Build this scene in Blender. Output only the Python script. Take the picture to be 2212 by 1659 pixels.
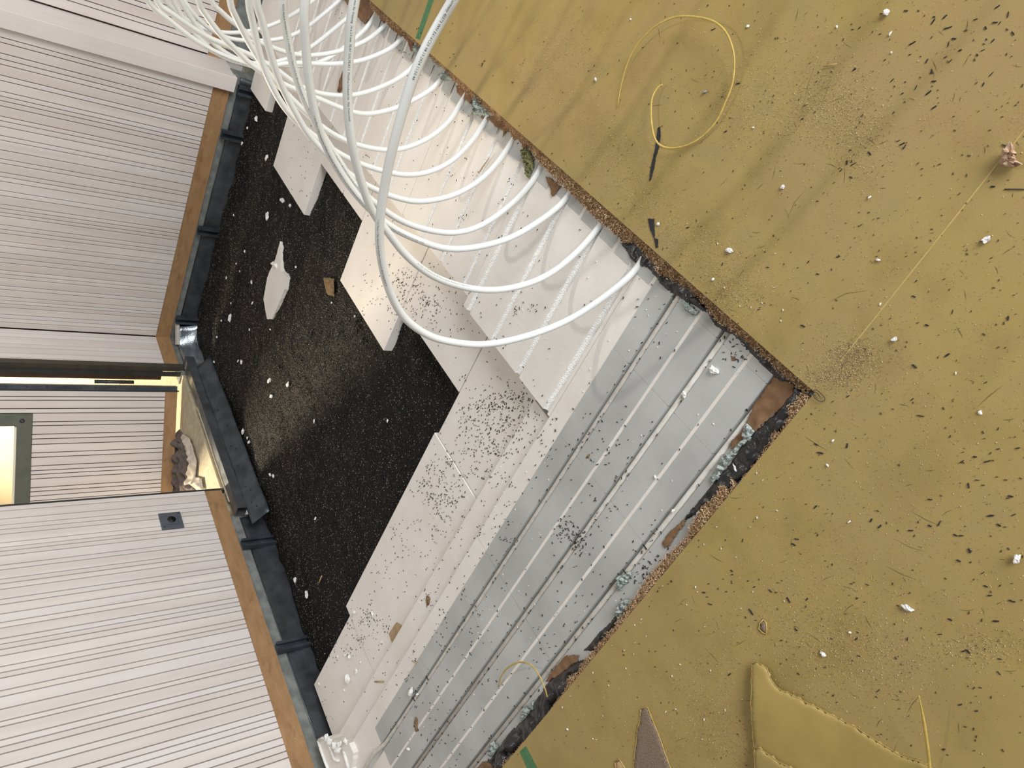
import bpy, bmesh, math, random
from mathutils import Vector, Matrix, noise
random.seed(7)
for o in list(bpy.data.objects): bpy.data.objects.remove(o)
SC = bpy.context.scene
COL = SC.collection

# ------------------------------------------------------------------ camera
HC = 1.25                                   # eye height above the yellow floor
F = 1532.763; CX, CY = 1106.0, 829.5        # focal length in pixels of the 2212 x 1659 frame
R = ((-0.4869149672, -0.4265102197, -0.7622354277),
     (-0.6438207268, 0.7649923323, -0.0167810353),
     (0.5902615407, 0.4825720298, -0.6470823361))   # rows: camera right, down, forward in world axes
cam = bpy.data.cameras.new('camera'); co = bpy.data.objects.new('camera', cam); COL.objects.link(co)
M = Matrix((( R[0][0], -R[1][0], -R[2][0], 0), (R[0][1], -R[1][1], -R[2][1], 0), (R[0][2], -R[1][2], -R[2][2], HC), (0, 0, 0, 1)))
co.matrix_world = M
cam.sensor_width = 36; cam.lens = F / 2212 * 36; cam.clip_start = 0.02
SC.camera = co

# ------------------------------------------------------------------ light
w = bpy.data.worlds.new('world'); SC.world = w; w.use_nodes = True
w.node_tree.nodes['Background'].inputs[0].default_value = (1.0, 0.95, 0.885, 1)
w.node_tree.nodes['Background'].inputs[1].default_value = 0.30
def lamp(name, kind, loc, aim, energy, color, **kw):
    l = bpy.data.lights.new(name, kind); l.energy = energy; l.color = color
    for k, v in kw.items(): setattr(l, k, v)
    o = bpy.data.objects.new(name, l); COL.objects.link(o); o.location = loc
    o.rotation_euler = (Vector(aim) - Vector(loc)).to_track_quat('-Z', 'Y').to_euler(); return o
lamp('ceiling_spot_light', 'POINT', (2.05, 0.45, 3.3), (1, 0.4, 0), 62, (1, 0.96, 0.90), shadow_soft_size=0.045)
lamp('window_daylight', 'AREA', (-1.0, -3.8, 1.8), (1.6, 1.8, 0.2), 330, (0.97, 0.985, 1.0), shape='RECTANGLE', size=3.2, size_y=1.9)
lamp('next_room_light', 'AREA', (3.5, 5.0, 1.85), (2.6, 2.0, -0.1), 215, (1.0, 0.84, 0.60), shape='RECTANGLE', size=0.4, size_y=0.4)
vs = SC.view_settings
vs.view_transform = 'Standard'; vs.look = 'None'; vs.gamma = 1; vs.use_curve_mapping = False; vs.exposure = 0.05

# ------------------------------------------------------------------ measuring helpers
def ray(u, v):
    a, b = (u - CX) / F, (v - CY) / F
    return Vector([R[0][i] * a + R[1][i] * b + R[2][i] for i in range(3)])
def at(u, v, z=0.0):                         # point of the horizontal level z seen at a pixel
    d = ray(u, v); t = (z - HC) / d.z
    return Vector((d.x * t, d.y * t, z))
def atx(u, v, X):
    d = ray(u, v); t = X / d.x
    return Vector((X, d.y * t, HC + d.z * t))
def crop(ox, oy, pts, s=320 / 2212.0): return [(ox + x * s, oy + y * s) for x, y in pts]
S7 = 740 / 2212.0

# ------------------------------------------------------------------ materials
MATS = {}
def lin(c):
    return tuple(((x / 255) / 12.92 if x / 255 <= 0.04045 else ((x / 255 + 0.055) / 1.055) ** 2.4) for x in c) + (1,)
class N:
    def __init__(s, name):
        m = bpy.data.materials.new(name); m.use_nodes = True; s.m = m; s.t = m.node_tree
        s.b = s.t.nodes['Principled BSDF']; MATS[name] = m
        s.co = s.t.nodes.new('ShaderNodeTexCoord')
    def new(s, k, **kw):
        n = s.t.nodes.new(k)
        for a, v in kw.items(): setattr(n, a, v)
        return n
    def link(s, a, b): s.t.links.new(a, b)
    def vec(s, scale=(1, 1, 1), src='Object'):
        mp = s.new('ShaderNodeMapping'); s.link(s.co.outputs[src], mp.inputs[0]); mp.inputs['Scale'].default_value = scale
        return mp.outputs[0]
    def noise(s, scale, detail=4, vec=None, rough=.5):
        n = s.new('ShaderNodeTexNoise'); n.inputs['Scale'].default_value = scale; n.inputs['Detail'].default_value = detail
        n.inputs['Roughness'].default_value = rough
        s.link(vec if vec is not None else s.vec(), n.inputs['Vector']); return n.outputs['Fac']
    def voro(s, scale, vec=None, feature='F1'):
        n = s.new('ShaderNodeTexVoronoi'); n.inputs['Scale'].default_value = scale; n.feature = feature
        s.link(vec if vec is not None else s.vec(), n.inputs['Vector']); return n
    def ramp(s, fac, stops):
        r = s.new('ShaderNodeValToRGB'); e = r.color_ramp.elements
        while len(e) < len(stops): e.new(.5)
        for i, (p, c) in enumerate(stops): e[i].position = p; e[i].color = c if len(c) == 4 else tuple(c) + (1,)
        s.link(fac, r.inputs[0]); return r.outputs[0]
    def mix(s, fac, a, b, blend='MIX'):
        n = s.new('ShaderNodeMix', data_type='RGBA', blend_type=blend)
        for i, v in ((0, fac), (6, a), (7, b)):
            if hasattr(v, 'is_output'): s.link(v, n.inputs[i])
            else: n.inputs[i].default_value = v
        return n.outputs[2]
    def bump(s, h, strength=.3, dist=.002):
        n = s.new('ShaderNodeBump'); n.inputs['Strength'].default_value = strength; n.inputs['Distance'].default_value = dist
        s.link(h, n.inputs['Height']); s.link(n.outputs[0], s.b.inputs['Normal'])
    def col(s, c):
        if hasattr(c, 'is_output'): s.link(c, s.b.inputs['Base Color'])
        else: s.b.inputs['Base Color'].default_value = c
    def set(s, rough=.6, metal=0, spec=.5):
        s.b.inputs['Roughness'].default_value = rough; s.b.inputs['Metallic'].default_value = metal
        s.b.inputs['Specular IOR Level'].default_value = spec; return s.m
W = (1, 1, 1, 1); K = (0, 0, 0, 1)
def simple(name, c1, c2, scale=40, rough=.7, metal=0, bump=.2, bd=.001, lo=.35, hi=.65, vs_=(1, 1, 1), spec=.4, detail=5):
    n = N(name); f = n.noise(scale, detail, n.vec(vs_)); n.col(n.ramp(f, [(lo, lin(c1)), (hi, lin(c2))]))
    if bump: n.bump(f, bump, bd)
    return n.set(rough, metal, spec)

# yellow linoleum with wear, brown dust films and fine grain
n = N('linoleum'); a = n.noise(2.2, 6); b = n.noise(9, 6); c = n.noise(260, 3)
base = n.ramp(b, [(.3, lin((157, 135, 80))), (.55, lin((169, 147, 89))), (.75, lin((161, 141, 90)))])
dust = n.ramp(a, [(.46, K), (.66, (.55, .55, .55, 1))])
base = n.mix(dust, base, lin((162, 138, 96)))
d2 = n.mix(1.0, n.ramp(n.noise(5.5, 7, None, .62), [(.56, K), (.7, W)]), n.ramp(c, [(.45, K), (.6, (.8, .8, .8, 1))]), 'MULTIPLY')
base = n.mix(d2, base, lin((150, 120, 88)))
grain = n.ramp(n.noise(600, 2), [(.3, (.8, .8, .8, 1)), (.6, W)])
n.col(n.mix(.6, base, grain, 'MULTIPLY')); n.bump(c, .25, .0008); n.set(.55, 0, .35)
n = N('linoleum_clean'); b = n.noise(14, 6); n.col(n.ramp(b, [(.3, lin((158, 136, 78))), (.7, lin((168, 146, 86)))])); n.bump(n.noise(300), .15, .0006); n.set(.5, 0, .35)
simple('linoleum_edge', (206, 180, 98), (188, 162, 80), 90, .6)
simple('weld_seam', (188, 166, 104), (180, 156, 94), 60, .5)
simple('jute_backing', (112, 94, 80), (150, 132, 112), 500, .95, 0, .8, .002)
simple('green_tape', (62, 112, 74), (76, 126, 82), 80, .5)
n = N('fibreboard'); f = n.noise(320, 6, n.vec((1, 1, 1)), .7); g = n.noise(60, 4)
n.col(n.mix(n.ramp(g, [(.35, (.2, .2, .2, 1)), (.7, W)]), lin((120, 92, 66)), n.ramp(f, [(.3, lin((136, 106, 76))), (.52, lin((184, 150, 114))), (.72, lin((220, 190, 152)))])))
n.bump(f, .9, .004); n.set(.95, 0, .1)
simple('fibre', (196, 162, 124), (228, 202, 166), 30, .95, 0, 0)
simple('fibre_dark', (156, 122, 88), (186, 152, 114), 30, .95, 0, 0)
n = N('foam_board'); f = n.noise(6, 5); g = n.noise(400, 3); v = n.voro(420)
n.col(n.mix(n.ramp(f, [(.4, (0, 0, 0, 1)), (.75, (.7, .7, .7, 1))]), lin((232, 228, 222)), lin((218, 211, 202))))
mv = n.new('ShaderNodeMath', operation='ADD'); n.link(n.noise(34, 7, n.vec((1, 1, 1)), .6), mv.inputs[0]); n.link(n.ramp(v.outputs['Distance'], [(0, K), (.6, (.10, .10, .10, 1))]), mv.inputs[1])
n.bump(mv.outputs[0], .32, .003); n.set(.5, 0, .45)
simple('foam_raw', (252, 252, 250), (240, 238, 234), 300, .6, 0, .9, .004)
n = N('aluminium'); f = n.noise(5, 5); g = n.noise(300, 3, n.vec((.06, 1, 1)))
n.col(n.ramp(f, [(.35, lin((172, 174, 172))), (.65, lin((192, 194, 192)))])); n.link(n.ramp(g, [(.3, (.36,) * 3), (.7, (.52,) * 3)]), n.b.inputs['Roughness'])
n.set(.45, .2, .5); n.bump(g, .05, .0005); n.link(n.ramp(g, [(.3, (.4,) * 3), (.7, (.55,) * 3)]), n.b.inputs['Roughness'])
n = N('pipe_plastic'); n.col(lin((232, 235, 234))); n.set(.38, 0, .5); n.b.inputs['Subsurface Weight'].default_value = .08; n.b.inputs['Subsurface Radius'].default_value = (.01, .01, .01)
n = N('pipe_shade_grey'); f = n.noise(50, 5); n.col(n.ramp(f, [(.4, lin((200, 197, 190))), (.7, lin((184, 179, 170)))])); n.set(.5, 0, .4)  # white pipe plastic greyed, shade of the channels put into its colour
n = N('pipe_print'); n.col(lin((92, 98, 100))); n.set(.7, 0, .2)
n = N('granulate'); v = n.voro(520); f = n.noise(3.0, 5); g = n.noise(900, 2)
spk = n.ramp(v.outputs['Color'], [(.80, K), (.93, (.30, .30, .30, 1))])  # sparkle of the grains painted in as pale specks
dark = n.ramp(f, [(.4, lin((9, 8, 8))), (.62, lin((24, 19, 15)))])
n.col(n.mix(spk, dark, lin((120, 112, 102)))); n.bump(v.outputs['Distance'], 1.0, .004); n.set(.6, 0, .25)
simple('granule_black', (10, 10, 10), (24, 23, 22), 700, .45, 0, .3, .001, spec=.4)
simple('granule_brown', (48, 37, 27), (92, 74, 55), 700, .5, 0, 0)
simple('granule_pale_glint', (196, 190, 180), (140, 130, 118), 500, .5, 0, 0)  # pale grains, the glints of the bed put into their colour
simple('rubber', (30, 32, 34), (52, 53, 54), 300, .7, 0, .5, .001)
simple('dust_brown', (134, 110, 90), (158, 132, 108), 300, .9, 0, 0)
simple('sawdust', (214, 194, 150), (186, 162, 122), 300, .9, 0, 0)
simple('scuff', (104, 88, 48), (122, 104, 56), 30, .7, 0, 0)
n = N('membrane'); f = n.noise(26, 4, n.vec((1, .6, 1))); n.col(n.ramp(f, [(.3, lin((26, 25, 25))), (.7, lin((44, 42, 42)))])); n.bump(f, .9, .012); n.set(.32, 0, .6)
simple('kraft_paper', (118, 88, 62), (134, 104, 76), 60, .85, 0, .3, .001)
simple('wool_teal', (146, 158, 154), (186, 194, 189), 260, .95, 0, 1, .004)
simple('wool_olive', (88, 84, 40), (140, 144, 108), 160, .95, 0, 1, .004)
simple('cardboard', (176, 152, 118), (164, 138, 104), 60, .8)
simple('bark', (96, 76, 52), (150, 124, 88), 260, .9, 0, .8, .003)
simple('straw', (186, 160, 112), (164, 136, 90), 80, .8)
simple('paper_pink', (176, 146, 120), (196, 168, 144), 70, .9, 0, .5, .003)
n = N('slat_wood'); oi = n.new('ShaderNodeObjectInfo'); f = n.noise(18, 5, n.vec((1, 1, .06))); g = n.noise(3, 2, n.vec((1, 1, .8)))
mm = n.new('ShaderNodeMath', operation='MULTIPLY_ADD'); n.link(oi.outputs['Random'], mm.inputs[0]); mm.inputs[1].default_value = .55; n.link(f, mm.inputs[2])
c1 = n.ramp(mm.outputs[0], [(.35, lin((236, 230, 225))), (.75, lin((218, 209, 204))), (1, lin((228, 222, 220)))])
n.col(n.mix(n.ramp(g, [(.5, K), (.75, (.35,) * 3)]), c1, lin((206, 195, 188)))); n.bump(f, .06, .0006); n.set(.5, 0, .35)
simple('slat_groove', (52, 36, 32), (66, 46, 40), 40, .8)
n = N('plywood'); f = n.noise(12, 7, n.vec((1, 1, 3)), .65); g = n.noise(5, 3)
n.col(n.mix(n.ramp(n.noise(11, 5, n.vec((1, 1, 2.2)), .6), [(.56, K), (.70, (.55,) * 3)]), n.ramp(f, [(.3, lin((152, 118, 82))), (.65, lin((174, 138, 100)))]), lin((124, 92, 62)))); n.bump(f, .15, .001); n.set(.7, 0, .3)
simple('concrete', (112, 116, 114), (138, 142, 138), 22, .85, 0, .3, .002)
n = N('bitumen'); f = n.noise(14, 6, n.vec((1, 1, 1))); n.col(n.ramp(f, [(.3, lin((36, 39, 43))), (.7, lin((66, 70, 75)))])); n.bump(n.noise(60, 5), .35, .003); n.set(.38, 0, .5)
n = N('galvanised'); f = n.noise(9, 6); n.col(n.ramp(f, [(.3, lin((76, 80, 83))), (.7, lin((106, 111, 115)))])); n.link(n.ramp(n.noise(24, 4), [(.3, (.28,) * 3), (.7, (.55,) * 3)]), n.b.inputs['Roughness']); n.set(.4, .5, .5)
simple('steel_dark', (58, 64, 70), (80, 87, 94), 14, .42, .4, .1)
simple('anthracite', (56, 58, 58), (64, 66, 66), 20, .4, .2, 0)
simple('frame_dark', (74, 70, 62), (84, 79, 70), 20, .5, .2, 0)
simple('frame_grey', (96, 100, 92), (104, 107, 98), 20, .5, .2, 0)
simple('socket_grey', (84, 90, 98), (90, 96, 104), 20, .45, 0, 0)
n = N('hole_black'); n.col(lin((12, 12, 13))); n.set(.6)
simple('screed', (196, 186, 160), (176, 164, 138), 26, .8, 0, .3, .002)
simple('plaster_cream', (248, 238, 214), (252, 244, 222), 8, .8, 0, 0)
n = N('glass'); n.b.inputs['Transmission Weight'].default_value = 1; n.b.inputs['IOR'].default_value = 1.1; n.col((.98, .98, .96, 1)); n.set(.02)
simple('rag_wool', (92, 82, 78), (128, 116, 110), 300, .95, 0, 1, .004)
simple('rag_cotton', (206, 196, 182), (186, 174, 158), 40, .9, 0, .5, .003)

# ------------------------------------------------------------------ mesh helpers
def link(o): COL.objects.link(o); return o
def mesh(name, verts, faces, mat, parent=None, smooth=False, mats=None, fm=None):
    me = bpy.data.meshes.new(name); me.from_pydata([tuple(v) for v in verts], [], faces)
    for m in (mats or [mat]): me.materials.append(MATS[m])
    if fm: me.polygons.foreach_set('material_index', fm)
    if smooth: me.polygons.foreach_set('use_smooth', [True] * len(me.polygons))
    me.update(); o = bpy.data.objects.new(name, me); link(o)
    if parent: o.parent = parent
    return o
def tag(o, label=None, cat=None, group=None, kind=None):
    if label: o['label'] = label
    if cat: o['category'] = cat
    if group: o['group'] = group
    if kind: o['kind'] = kind
    return o
def empty(name, loc=(0, 0, 0)):
    o = bpy.data.objects.new(name, None); link(o); o.location = loc; o.empty_display_size = .05; return o
class MB:
    def __init__(s): s.v = []; s.f = []
    def box(s, a, b):
        x0, y0, z0 = a; x1, y1, z1 = b; i = len(s.v)
        s.v += [(x0, y0, z0), (x1, y0, z0), (x1, y1, z0), (x0, y1, z0), (x0, y0, z1), (x1, y0, z1), (x1, y1, z1), (x0, y1, z1)]
        s.f += [tuple(i + j for j in q) for q in ((0, 3, 2, 1), (4, 5, 6, 7), (0, 1, 5, 4), (1, 2, 6, 5), (2, 3, 7, 6), (3, 0, 4, 7))]; return s
    def obox(s, c, ax, ay, az):              # oriented box: centre and half axes
        c, ax, ay, az = map(Vector, (c, ax, ay, az)); i = len(s.v)
        for k in ((-1, -1, -1), (1, -1, -1), (1, 1, -1), (-1, 1, -1), (-1, -1, 1), (1, -1, 1), (1, 1, 1), (-1, 1, 1)):
            s.v.append(tuple(c + ax * k[0] + ay * k[1] + az * k[2]))
        s.f += [tuple(i + j for j in q) for q in ((0, 3, 2, 1), (4, 5, 6, 7), (0, 1, 5, 4), (1, 2, 6, 5), (2, 3, 7, 6), (3, 0, 4, 7))]; return s
    def prism(s, poly, z0, z1):
        area = sum(poly[i][0] * poly[(i + 1) % len(poly)][1] - poly[(i + 1) % len(poly)][0] * poly[i][1] for i in range(len(poly)))
        if area < 0: poly = poly[::-1]
        i = len(s.v); m = len(poly)
        s.v += [(p[0], p[1], z0) for p in poly] + [(p[0], p[1], z1) for p in poly]
        s.f.append(tuple(i + m + j for j in range(m))); s.f.append(tuple(i + j for j in reversed(range(m))))
        for j in range(m): k = (j + 1) % m; s.f.append((i + j, i + k, i + m + k, i + m + j))
        return s
    def tetra(s, p, r):
        i = len(s.v); q = [Vector((random.uniform(-1, 1), random.uniform(-1, 1), random.uniform(-.6, 1))).normalized() * r for _ in range(4)]
        s.v += [tuple(Vector(p) + a) for a in q]; s.f += [(i, i + 1, i + 2), (i, i + 3, i + 1), (i + 1, i + 3, i + 2), (i, i + 2, i + 3)]
    def octa(s, p, r, sq=.7):
        i = len(s.v); a = random.uniform(0, 6.28); c, d = math.cos(a), math.sin(a); L = random.uniform(.8, 1.5)
        for x, y, z in ((L, 0, 0), (-L, 0, 0), (0, 1, 0), (0, -1, 0), (0, 0, sq), (0, 0, -sq)):
            s.v.append((p[0] + r * (x * c - y * d), p[1] + r * (x * d + y * c), p[2] + r * z))
        s.f += [tuple(i + j for j in q) for q in ((0, 2, 4), (2, 1, 4), (1, 3, 4), (3, 0, 4), (2, 0, 5), (1, 2, 5), (3, 1, 5), (0, 3, 5))]
    def build(s, name, mat, parent=None, smooth=False): return mesh(name, s.v, s.f, mat, parent, smooth)
def bev(o, wdt=.002, seg=2):
    m = o.modifiers.new('bevel', 'BEVEL'); m.width = wdt; m.segments = seg; m.limit_method = 'ANGLE'; return o
def rag(poly, amp, step):                    # torn outline
    out = []
    for i in range(len(poly)):
        a, b = Vector(poly[i][:2]), Vector(poly[(i + 1) % len(poly)][:2]); L = (b - a).length; k = max(1, int(L / step)); nn = Vector((-(b - a).y, (b - a).x)) / max(L, 1e-6)
        for j in range(k):
            p = a.lerp(b, j / k) + nn * (random.uniform(-amp, amp) if j else random.uniform(-amp, amp) * .3); out.append((p.x, p.y))
    return out
def inside(p, poly):
    x, y = p; r = False; j = len(poly) - 1
    for i in range(len(poly)):
        xi, yi = poly[i]; xj, yj = poly[j]
        if (yi > y) != (yj > y) and x < (xj - xi) * (y - yi) / (yj - yi) + xi: r = not r
        j = i
    return r
def edge_dist(p, poly):
    d = 9
    P2 = Vector(p)
    for i in range(len(poly)):
        a, b = Vector(poly[i]), Vector(poly[(i + 1) % len(poly)]); ab = b - a
        t = max(0, min(1, (P2 - a).dot(ab) / max(ab.dot(ab), 1e-12))); d = min(d, (a + ab * t - P2).length)
    return d
def blanket(name, poly, z0, h, cell, mat, amp=.3, ns=60, parent=None, base=.0005, smooth=True, slope=None):
    """lumpy closed body over a plan outline: pillow of height h with noise"""
    xs = [p[0] for p in poly]; ys = [p[1] for p in poly]; vi = {}; V = []; Fs = []; cells = []
    nx = int((max(xs) - min(xs)) / cell) + 1; ny = int((max(ys) - min(ys)) / cell) + 1; x0, y0 = min(xs), min(ys)
    used = set()
    for i in range(nx):
        for j in range(ny):
            if inside((x0 + (i + .5) * cell, y0 + (j + .5) * cell), poly): used.add((i, j))
    def vert(i, j, top):
        key = (i, j, top)
        if key not in vi:
            x, y = x0 + i * cell, y0 + j * cell; dd = edge_dist((x, y), poly)
            jx = noise.noise((x * 900, y * 900, 1)) * cell * .35; jy = noise.noise((x * 900, y * 900, 5)) * cell * .35
            z = z0 + (slope(x, y) if slope else 0)
            if top: z += base + h * (min(1, dd / max(h * 2.2, cell)) ** .5) * (1 + amp * 2 * noise.noise((x * ns, y * ns, 3))) * (1 if inside((x, y), poly) else .25)
            vi[key] = len(V); V.append((x + jx, y + jy, z))
        return vi[key]
    for (i, j) in used:
        Fs.append((vert(i, j, 1), vert(i + 1, j, 1), vert(i + 1, j + 1, 1), vert(i, j + 1, 1)))
        Fs.append((vert(i, j, 0), vert(i, j + 1, 0), vert(i + 1, j + 1, 0), vert(i + 1, j, 0)))
        for (di, dj), (a, b) in (((-1, 0), ((i, j + 1), (i, j))), ((1, 0), ((i + 1, j), (i + 1, j + 1))), ((0, -1), ((i, j), (i + 1, j))), ((0, 1), ((i + 1, j + 1), (i, j + 1)))):
            if (i + di, j + dj) not in used: Fs.append((vert(*a, 1), vert(*a, 0), vert(*b, 0), vert(*b, 1)))
    return mesh(name, V, Fs, mat, parent, smooth)
def spline(pts, n=10):
    P_ = [Vector(p) for p in pts]; P_ = [P_[0] * 2 - P_[1]] + P_ + [P_[-1] * 2 - P_[-2]]; out = []
    for i in range(1, len(P_) - 2):
        a, b, c, d = P_[i - 1:i + 3]
        for k in range(n):
            t = k / n
            out.append(.5 * ((2 * b) + (c - a) * t + (2 * a - 5 * b + 4 * c - d) * t * t + (3 * b - a - 3 * c + d) * t ** 3))
    out.append(P_[-2]); return out
def smooth_path(p, it=3):
    for _ in range(it):
        p = [p[0]] + [(p[i - 1] + p[i] * 2 + p[i + 1]) / 4 for i in range(1, len(p) - 1)] + [p[-1]]
    return p
def tube(name, path, r, mat, parent=None, sides=12, flat=1.0, taper=None):
    V = []; Fs = []; m = len(path); nrm = Vector((0, 0, 1))
    for i, p in enumerate(path):
        t = (path[min(i + 1, m - 1)] - path[max(i - 1, 0)]).normalized()
        nrm = (nrm - t * nrm.dot(t))
        nrm = nrm.normalized() if nrm.length > 1e-4 else t.orthogonal().normalized()
        bn = t.cross(nrm); rr = r * (taper(i / (m - 1)) if taper else 1)
        for k in range(sides):
            a = 2 * math.pi * k / sides; V.append(tuple(p + (nrm * math.cos(a) * flat + bn * math.sin(a)) * rr))
    for i in range(m - 1):
        for k in range(sides): k2 = (k + 1) % sides; Fs.append((i * sides + k, i * sides + k2, (i + 1) * sides + k2, (i + 1) * sides + k))
    Fs.append(tuple(reversed(range(sides)))); Fs.append(tuple((m - 1) * sides + k for k in range(sides)))
    return mesh(name, V, Fs, mat, parent, True)
def chip(name, c, r, mat, sq=.6, amp=.45, sub=2, parent=None, seed=0):   # irregular crumb
    bm = bmesh.new(); bmesh.ops.create_icosphere(bm, subdivisions=sub, radius=1)
    sx, sy = random.uniform(.6, 1.6), random.uniform(.6, 1.1); a = random.uniform(0, 6.28); sd = random.uniform(0, 99)
    for v in bm.verts:
        k = 1 + amp * 1.6 * noise.noise(v.co * 1.7 + Vector((sd, sd, 0))); p = Vector((v.co.x * sx * k, v.co.y * sy * k, v.co.z * sq * k))
        p.rotate(Matrix.Rotation(a, 3, 'Z')); v.co = p * r
    lo = min(v.co.z for v in bm.verts)
    for v in bm.verts: v.co.z -= lo
    me = bpy.data.meshes.new(name); bm.to_mesh(me); bm.free(); me.materials.append(MATS[mat]); o = bpy.data.objects.new(name, me); link(o); o.location = c
    if parent: o.parent = parent
    return o

# ------------------------------------------------------------------ levels and plan
E1 = 0.398; E2 = 0.482                      # cut edges of the floor: Y = E1 and X = E2
Z1, Z2, Z3 = -0.028, -0.055, -0.085         # plate / grooved foam, ledge, lower foam
ZG = -0.122
X1, X1B, Y3 = 3.89, 4.10, 2.86              # wall planes
XK = [0.566 + 0.15 * k for k in range(20)]
def top_z(x, y):
    if x < E2 or y < E1: return 0.0
    if y < .905 or (x < .995): return Z1
    if x < 1.09 and y > .95: return Z2
    if x < 1.40 and y < 2.79: return Z3 + (.003 if 1.37 < y < 2.31 else 0)
    for a, b, c in LOWER:
        if a <= x <= b and y < c: return Z3
    return gravel_z(x, y)
LOWER = [(1.403, 1.858, 1.185), (1.862, 2.33, 1.377), (2.334, 2.818, 1.10), (2.822, 3.30, 1.354), (3.304, 3.578, 1.02), (3.582, 3.86, 1.197)]
def gravel_z(x, y):
    z = ZG + .018 * noise.noise((x * 2.6, y * 2.6, 0)) + .013 * noise.noise((x * 7, y * 7, 4)) + .007 * noise.noise((x * 20, y * 20, 9)) - .008 * abs(noise.noise((x * 5, y * 5, 12)))
    z += .022 * math.exp(-(((x - 2.75) / .35) ** 2 + ((y - 2.15) / .3) ** 2))
    z -= .035 * max(0, min(1, (y - 2.5) / .35)) * (1 if x < 3.3 else .5) - .008 * max(0, min(1, (x - 3.4) / .4))
    return min(z, Z3 - .012)
def surf(u, v):                               # point on whatever lies under a pixel of the plan
    z = -.03
    for _ in range(6): p = at(u, v, z); z = top_z(p.x, p.y)
    return at(u, v, z)

# ================================================================== SETTING
base = MB().prism([(-3.2, -3.4), (4.4, -3.4), (4.4, 2.98), (-3.2, 2.98)], -.30, -.20).build('floor_slab', 'concrete'); tag(base, kind='structure')
floor = MB().prism([(-3, -3.2), (X1B, -3.2), (X1B, E1), (E2, E1), (E2, Y3 - .02), (-3, Y3 - .02)], -.0035, 0).build('floor', 'linoleum'); tag(floor, kind='structure')
fb = MB().prism([(-2.98, -3.18), (X1B - .02, -3.18), (X1B - .02, E1 - .012), (E2 - .012, E1 - .012), (E2 - .012, Y3 - .04), (-2.98, Y3 - .04)], -.024, -.0036).build('fibreboard', 'fibreboard', floor)

def wall_slats(parent, marks, place, z0, z1, thick=.011, gap=.0043):
    """one object per slat between consecutive marks; place(s, d) -> plan point at distance s along, d in front of, the wall"""
    for s0, s1 in zip(marks, marks[1:]):
        a, b = s0 + gap / 2, s1 - gap / 2; c = .0012
        prof = [place(a, 0), place(a, thick - c), place(a + c, thick), place(b - c, thick), place(b, thick - c), place(b, 0)]
        o = MB().prism(prof, z0, z1).build('slat', 'slat_wood', parent)
H = 2.6; ZB = 0.084
# right-hand wall (plane X = X1), its return beyond the corner post lies 0.2 m further back
wr = MB().box((X1 + .011, 1.17, ZB + .001), (X1 + .03, Y3 + .03, H)).build('wall_right', 'slat_groove'); tag(wr, kind='structure')
marks = [1.243, 1.289, 1.311, 1.358, 1.383, 1.407, 1.456, 1.48, 1.529, 1.552, 1.573, 1.598, 1.647, 1.669, 1.696, 1.741, 1.764, 1.813, 1.858, 1.881, 1.928, 1.951, 1.976, 2.025, 2.052, 2.1, 2.123, 2.146, 2.166, 2.215, 2.241, 2.264, 2.309, 2.336, 2.378, 2.409, 2.438, 2.485, 2.509, 2.533, 2.582, 2.606, 2.651, 2.676, 2.697, 2.722, 2.768, 2.794, 2.82, 2.857]
wall_slats(wr, marks, lambda s, d: (X1 + .011 - d, s), ZB, H)
wrb = MB().box((X1B + .011, -3.2, ZB + .001), (X1B + .03, 1.17, H)).build('wall_recess', 'slat_groove'); tag(wrb, kind='structure')
m2 = [1.155]; i = 0; pat = (.047, .024, .048, .024, .024, .047, .024, .024, .048)
while m2[-1] > -.6: m2.append(m2[-1] - pat[i % 9]); i += 1
wall_slats(wrb, m2[::-1], lambda s, d: (X1B + .011 - d, s), ZB, H)
post = MB().prism([(3.862, 1.162), (3.862, 1.24), (X1 + .03, 1.24), (X1 + .03, 1.20), (X1B + .01, 1.20), (X1B + .01, 1.162)], -.012, H).build('trim_1', 'slat_wood'); tag(post, kind='structure'); bev(post, .002)
tag(MB().box((X1 + .004, 1.241, -.0), (X1 + .03, Y3 + .02, ZB - .001)).build('baseboard_right', 'plywood'), kind='structure')
tag(MB().box((X1B + .004, -3.2, 0), (X1B + .03, 1.16, ZB - .001)).build('baseboard_recess', 'plywood'), kind='structure')
# left-hand wall (plane Y = Y3)
wl = MB().box((-3.0, Y3 + .011, ZB + .001), (2.572, Y3 + .12, H)).build('wall_left', 'slat_groove'); tag(wl, kind='structure')
ml = [2.576, 2.549, 2.503, 2.469, 2.444, 2.418, 2.372, 2.347, 2.327, 2.303, 2.255, 2.231, 2.185, 2.162, 2.135, 2.087, 2.062, 2.019, 1.98, 1.955, 1.908, 1.884, 1.861, 1.834, 1.789, 1.764, 1.742, 1.692, 1.668, 1.62, 1.574, 1.554, 1.506, 1.481, 1.456, 1.411, 1.385, 1.339, 1.314, 1.289, 1.262, 1.221, 1.192, 1.163, 1.136]
i = 0
while ml[-1] > .35: ml.append(ml[-1] - pat[i % 9]); i += 1
wall_slats(wl, ml[::-1], lambda s, d: (s, Y3 + .011 - d), ZB, H)
tag(MB().box((-3.0, Y3 + .003, -.002), (2.576, Y3 + .03, ZB - .001)).build('baseboard_left', 'plywood'), kind='structure')
wn = MB().box((3.61, Y3 + .011, ZB + .001), (X1 + .03, Y3 + .12, H)).build('wall_corner', 'slat_groove'); tag(wn, kind='structure')
wall_slats(wn, [3.606, 3.631, 3.671, 3.719, 3.753, 3.816, 3.851, 3.888], lambda s, d: (s, Y3 + .011 - d), ZB, H)
tag(MB().box((3.606, Y3 + .003, 0), (X1 + .003, Y3 + .03, ZB - .001)).build('baseboard_corner', 'plywood'), kind='structure')
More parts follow.
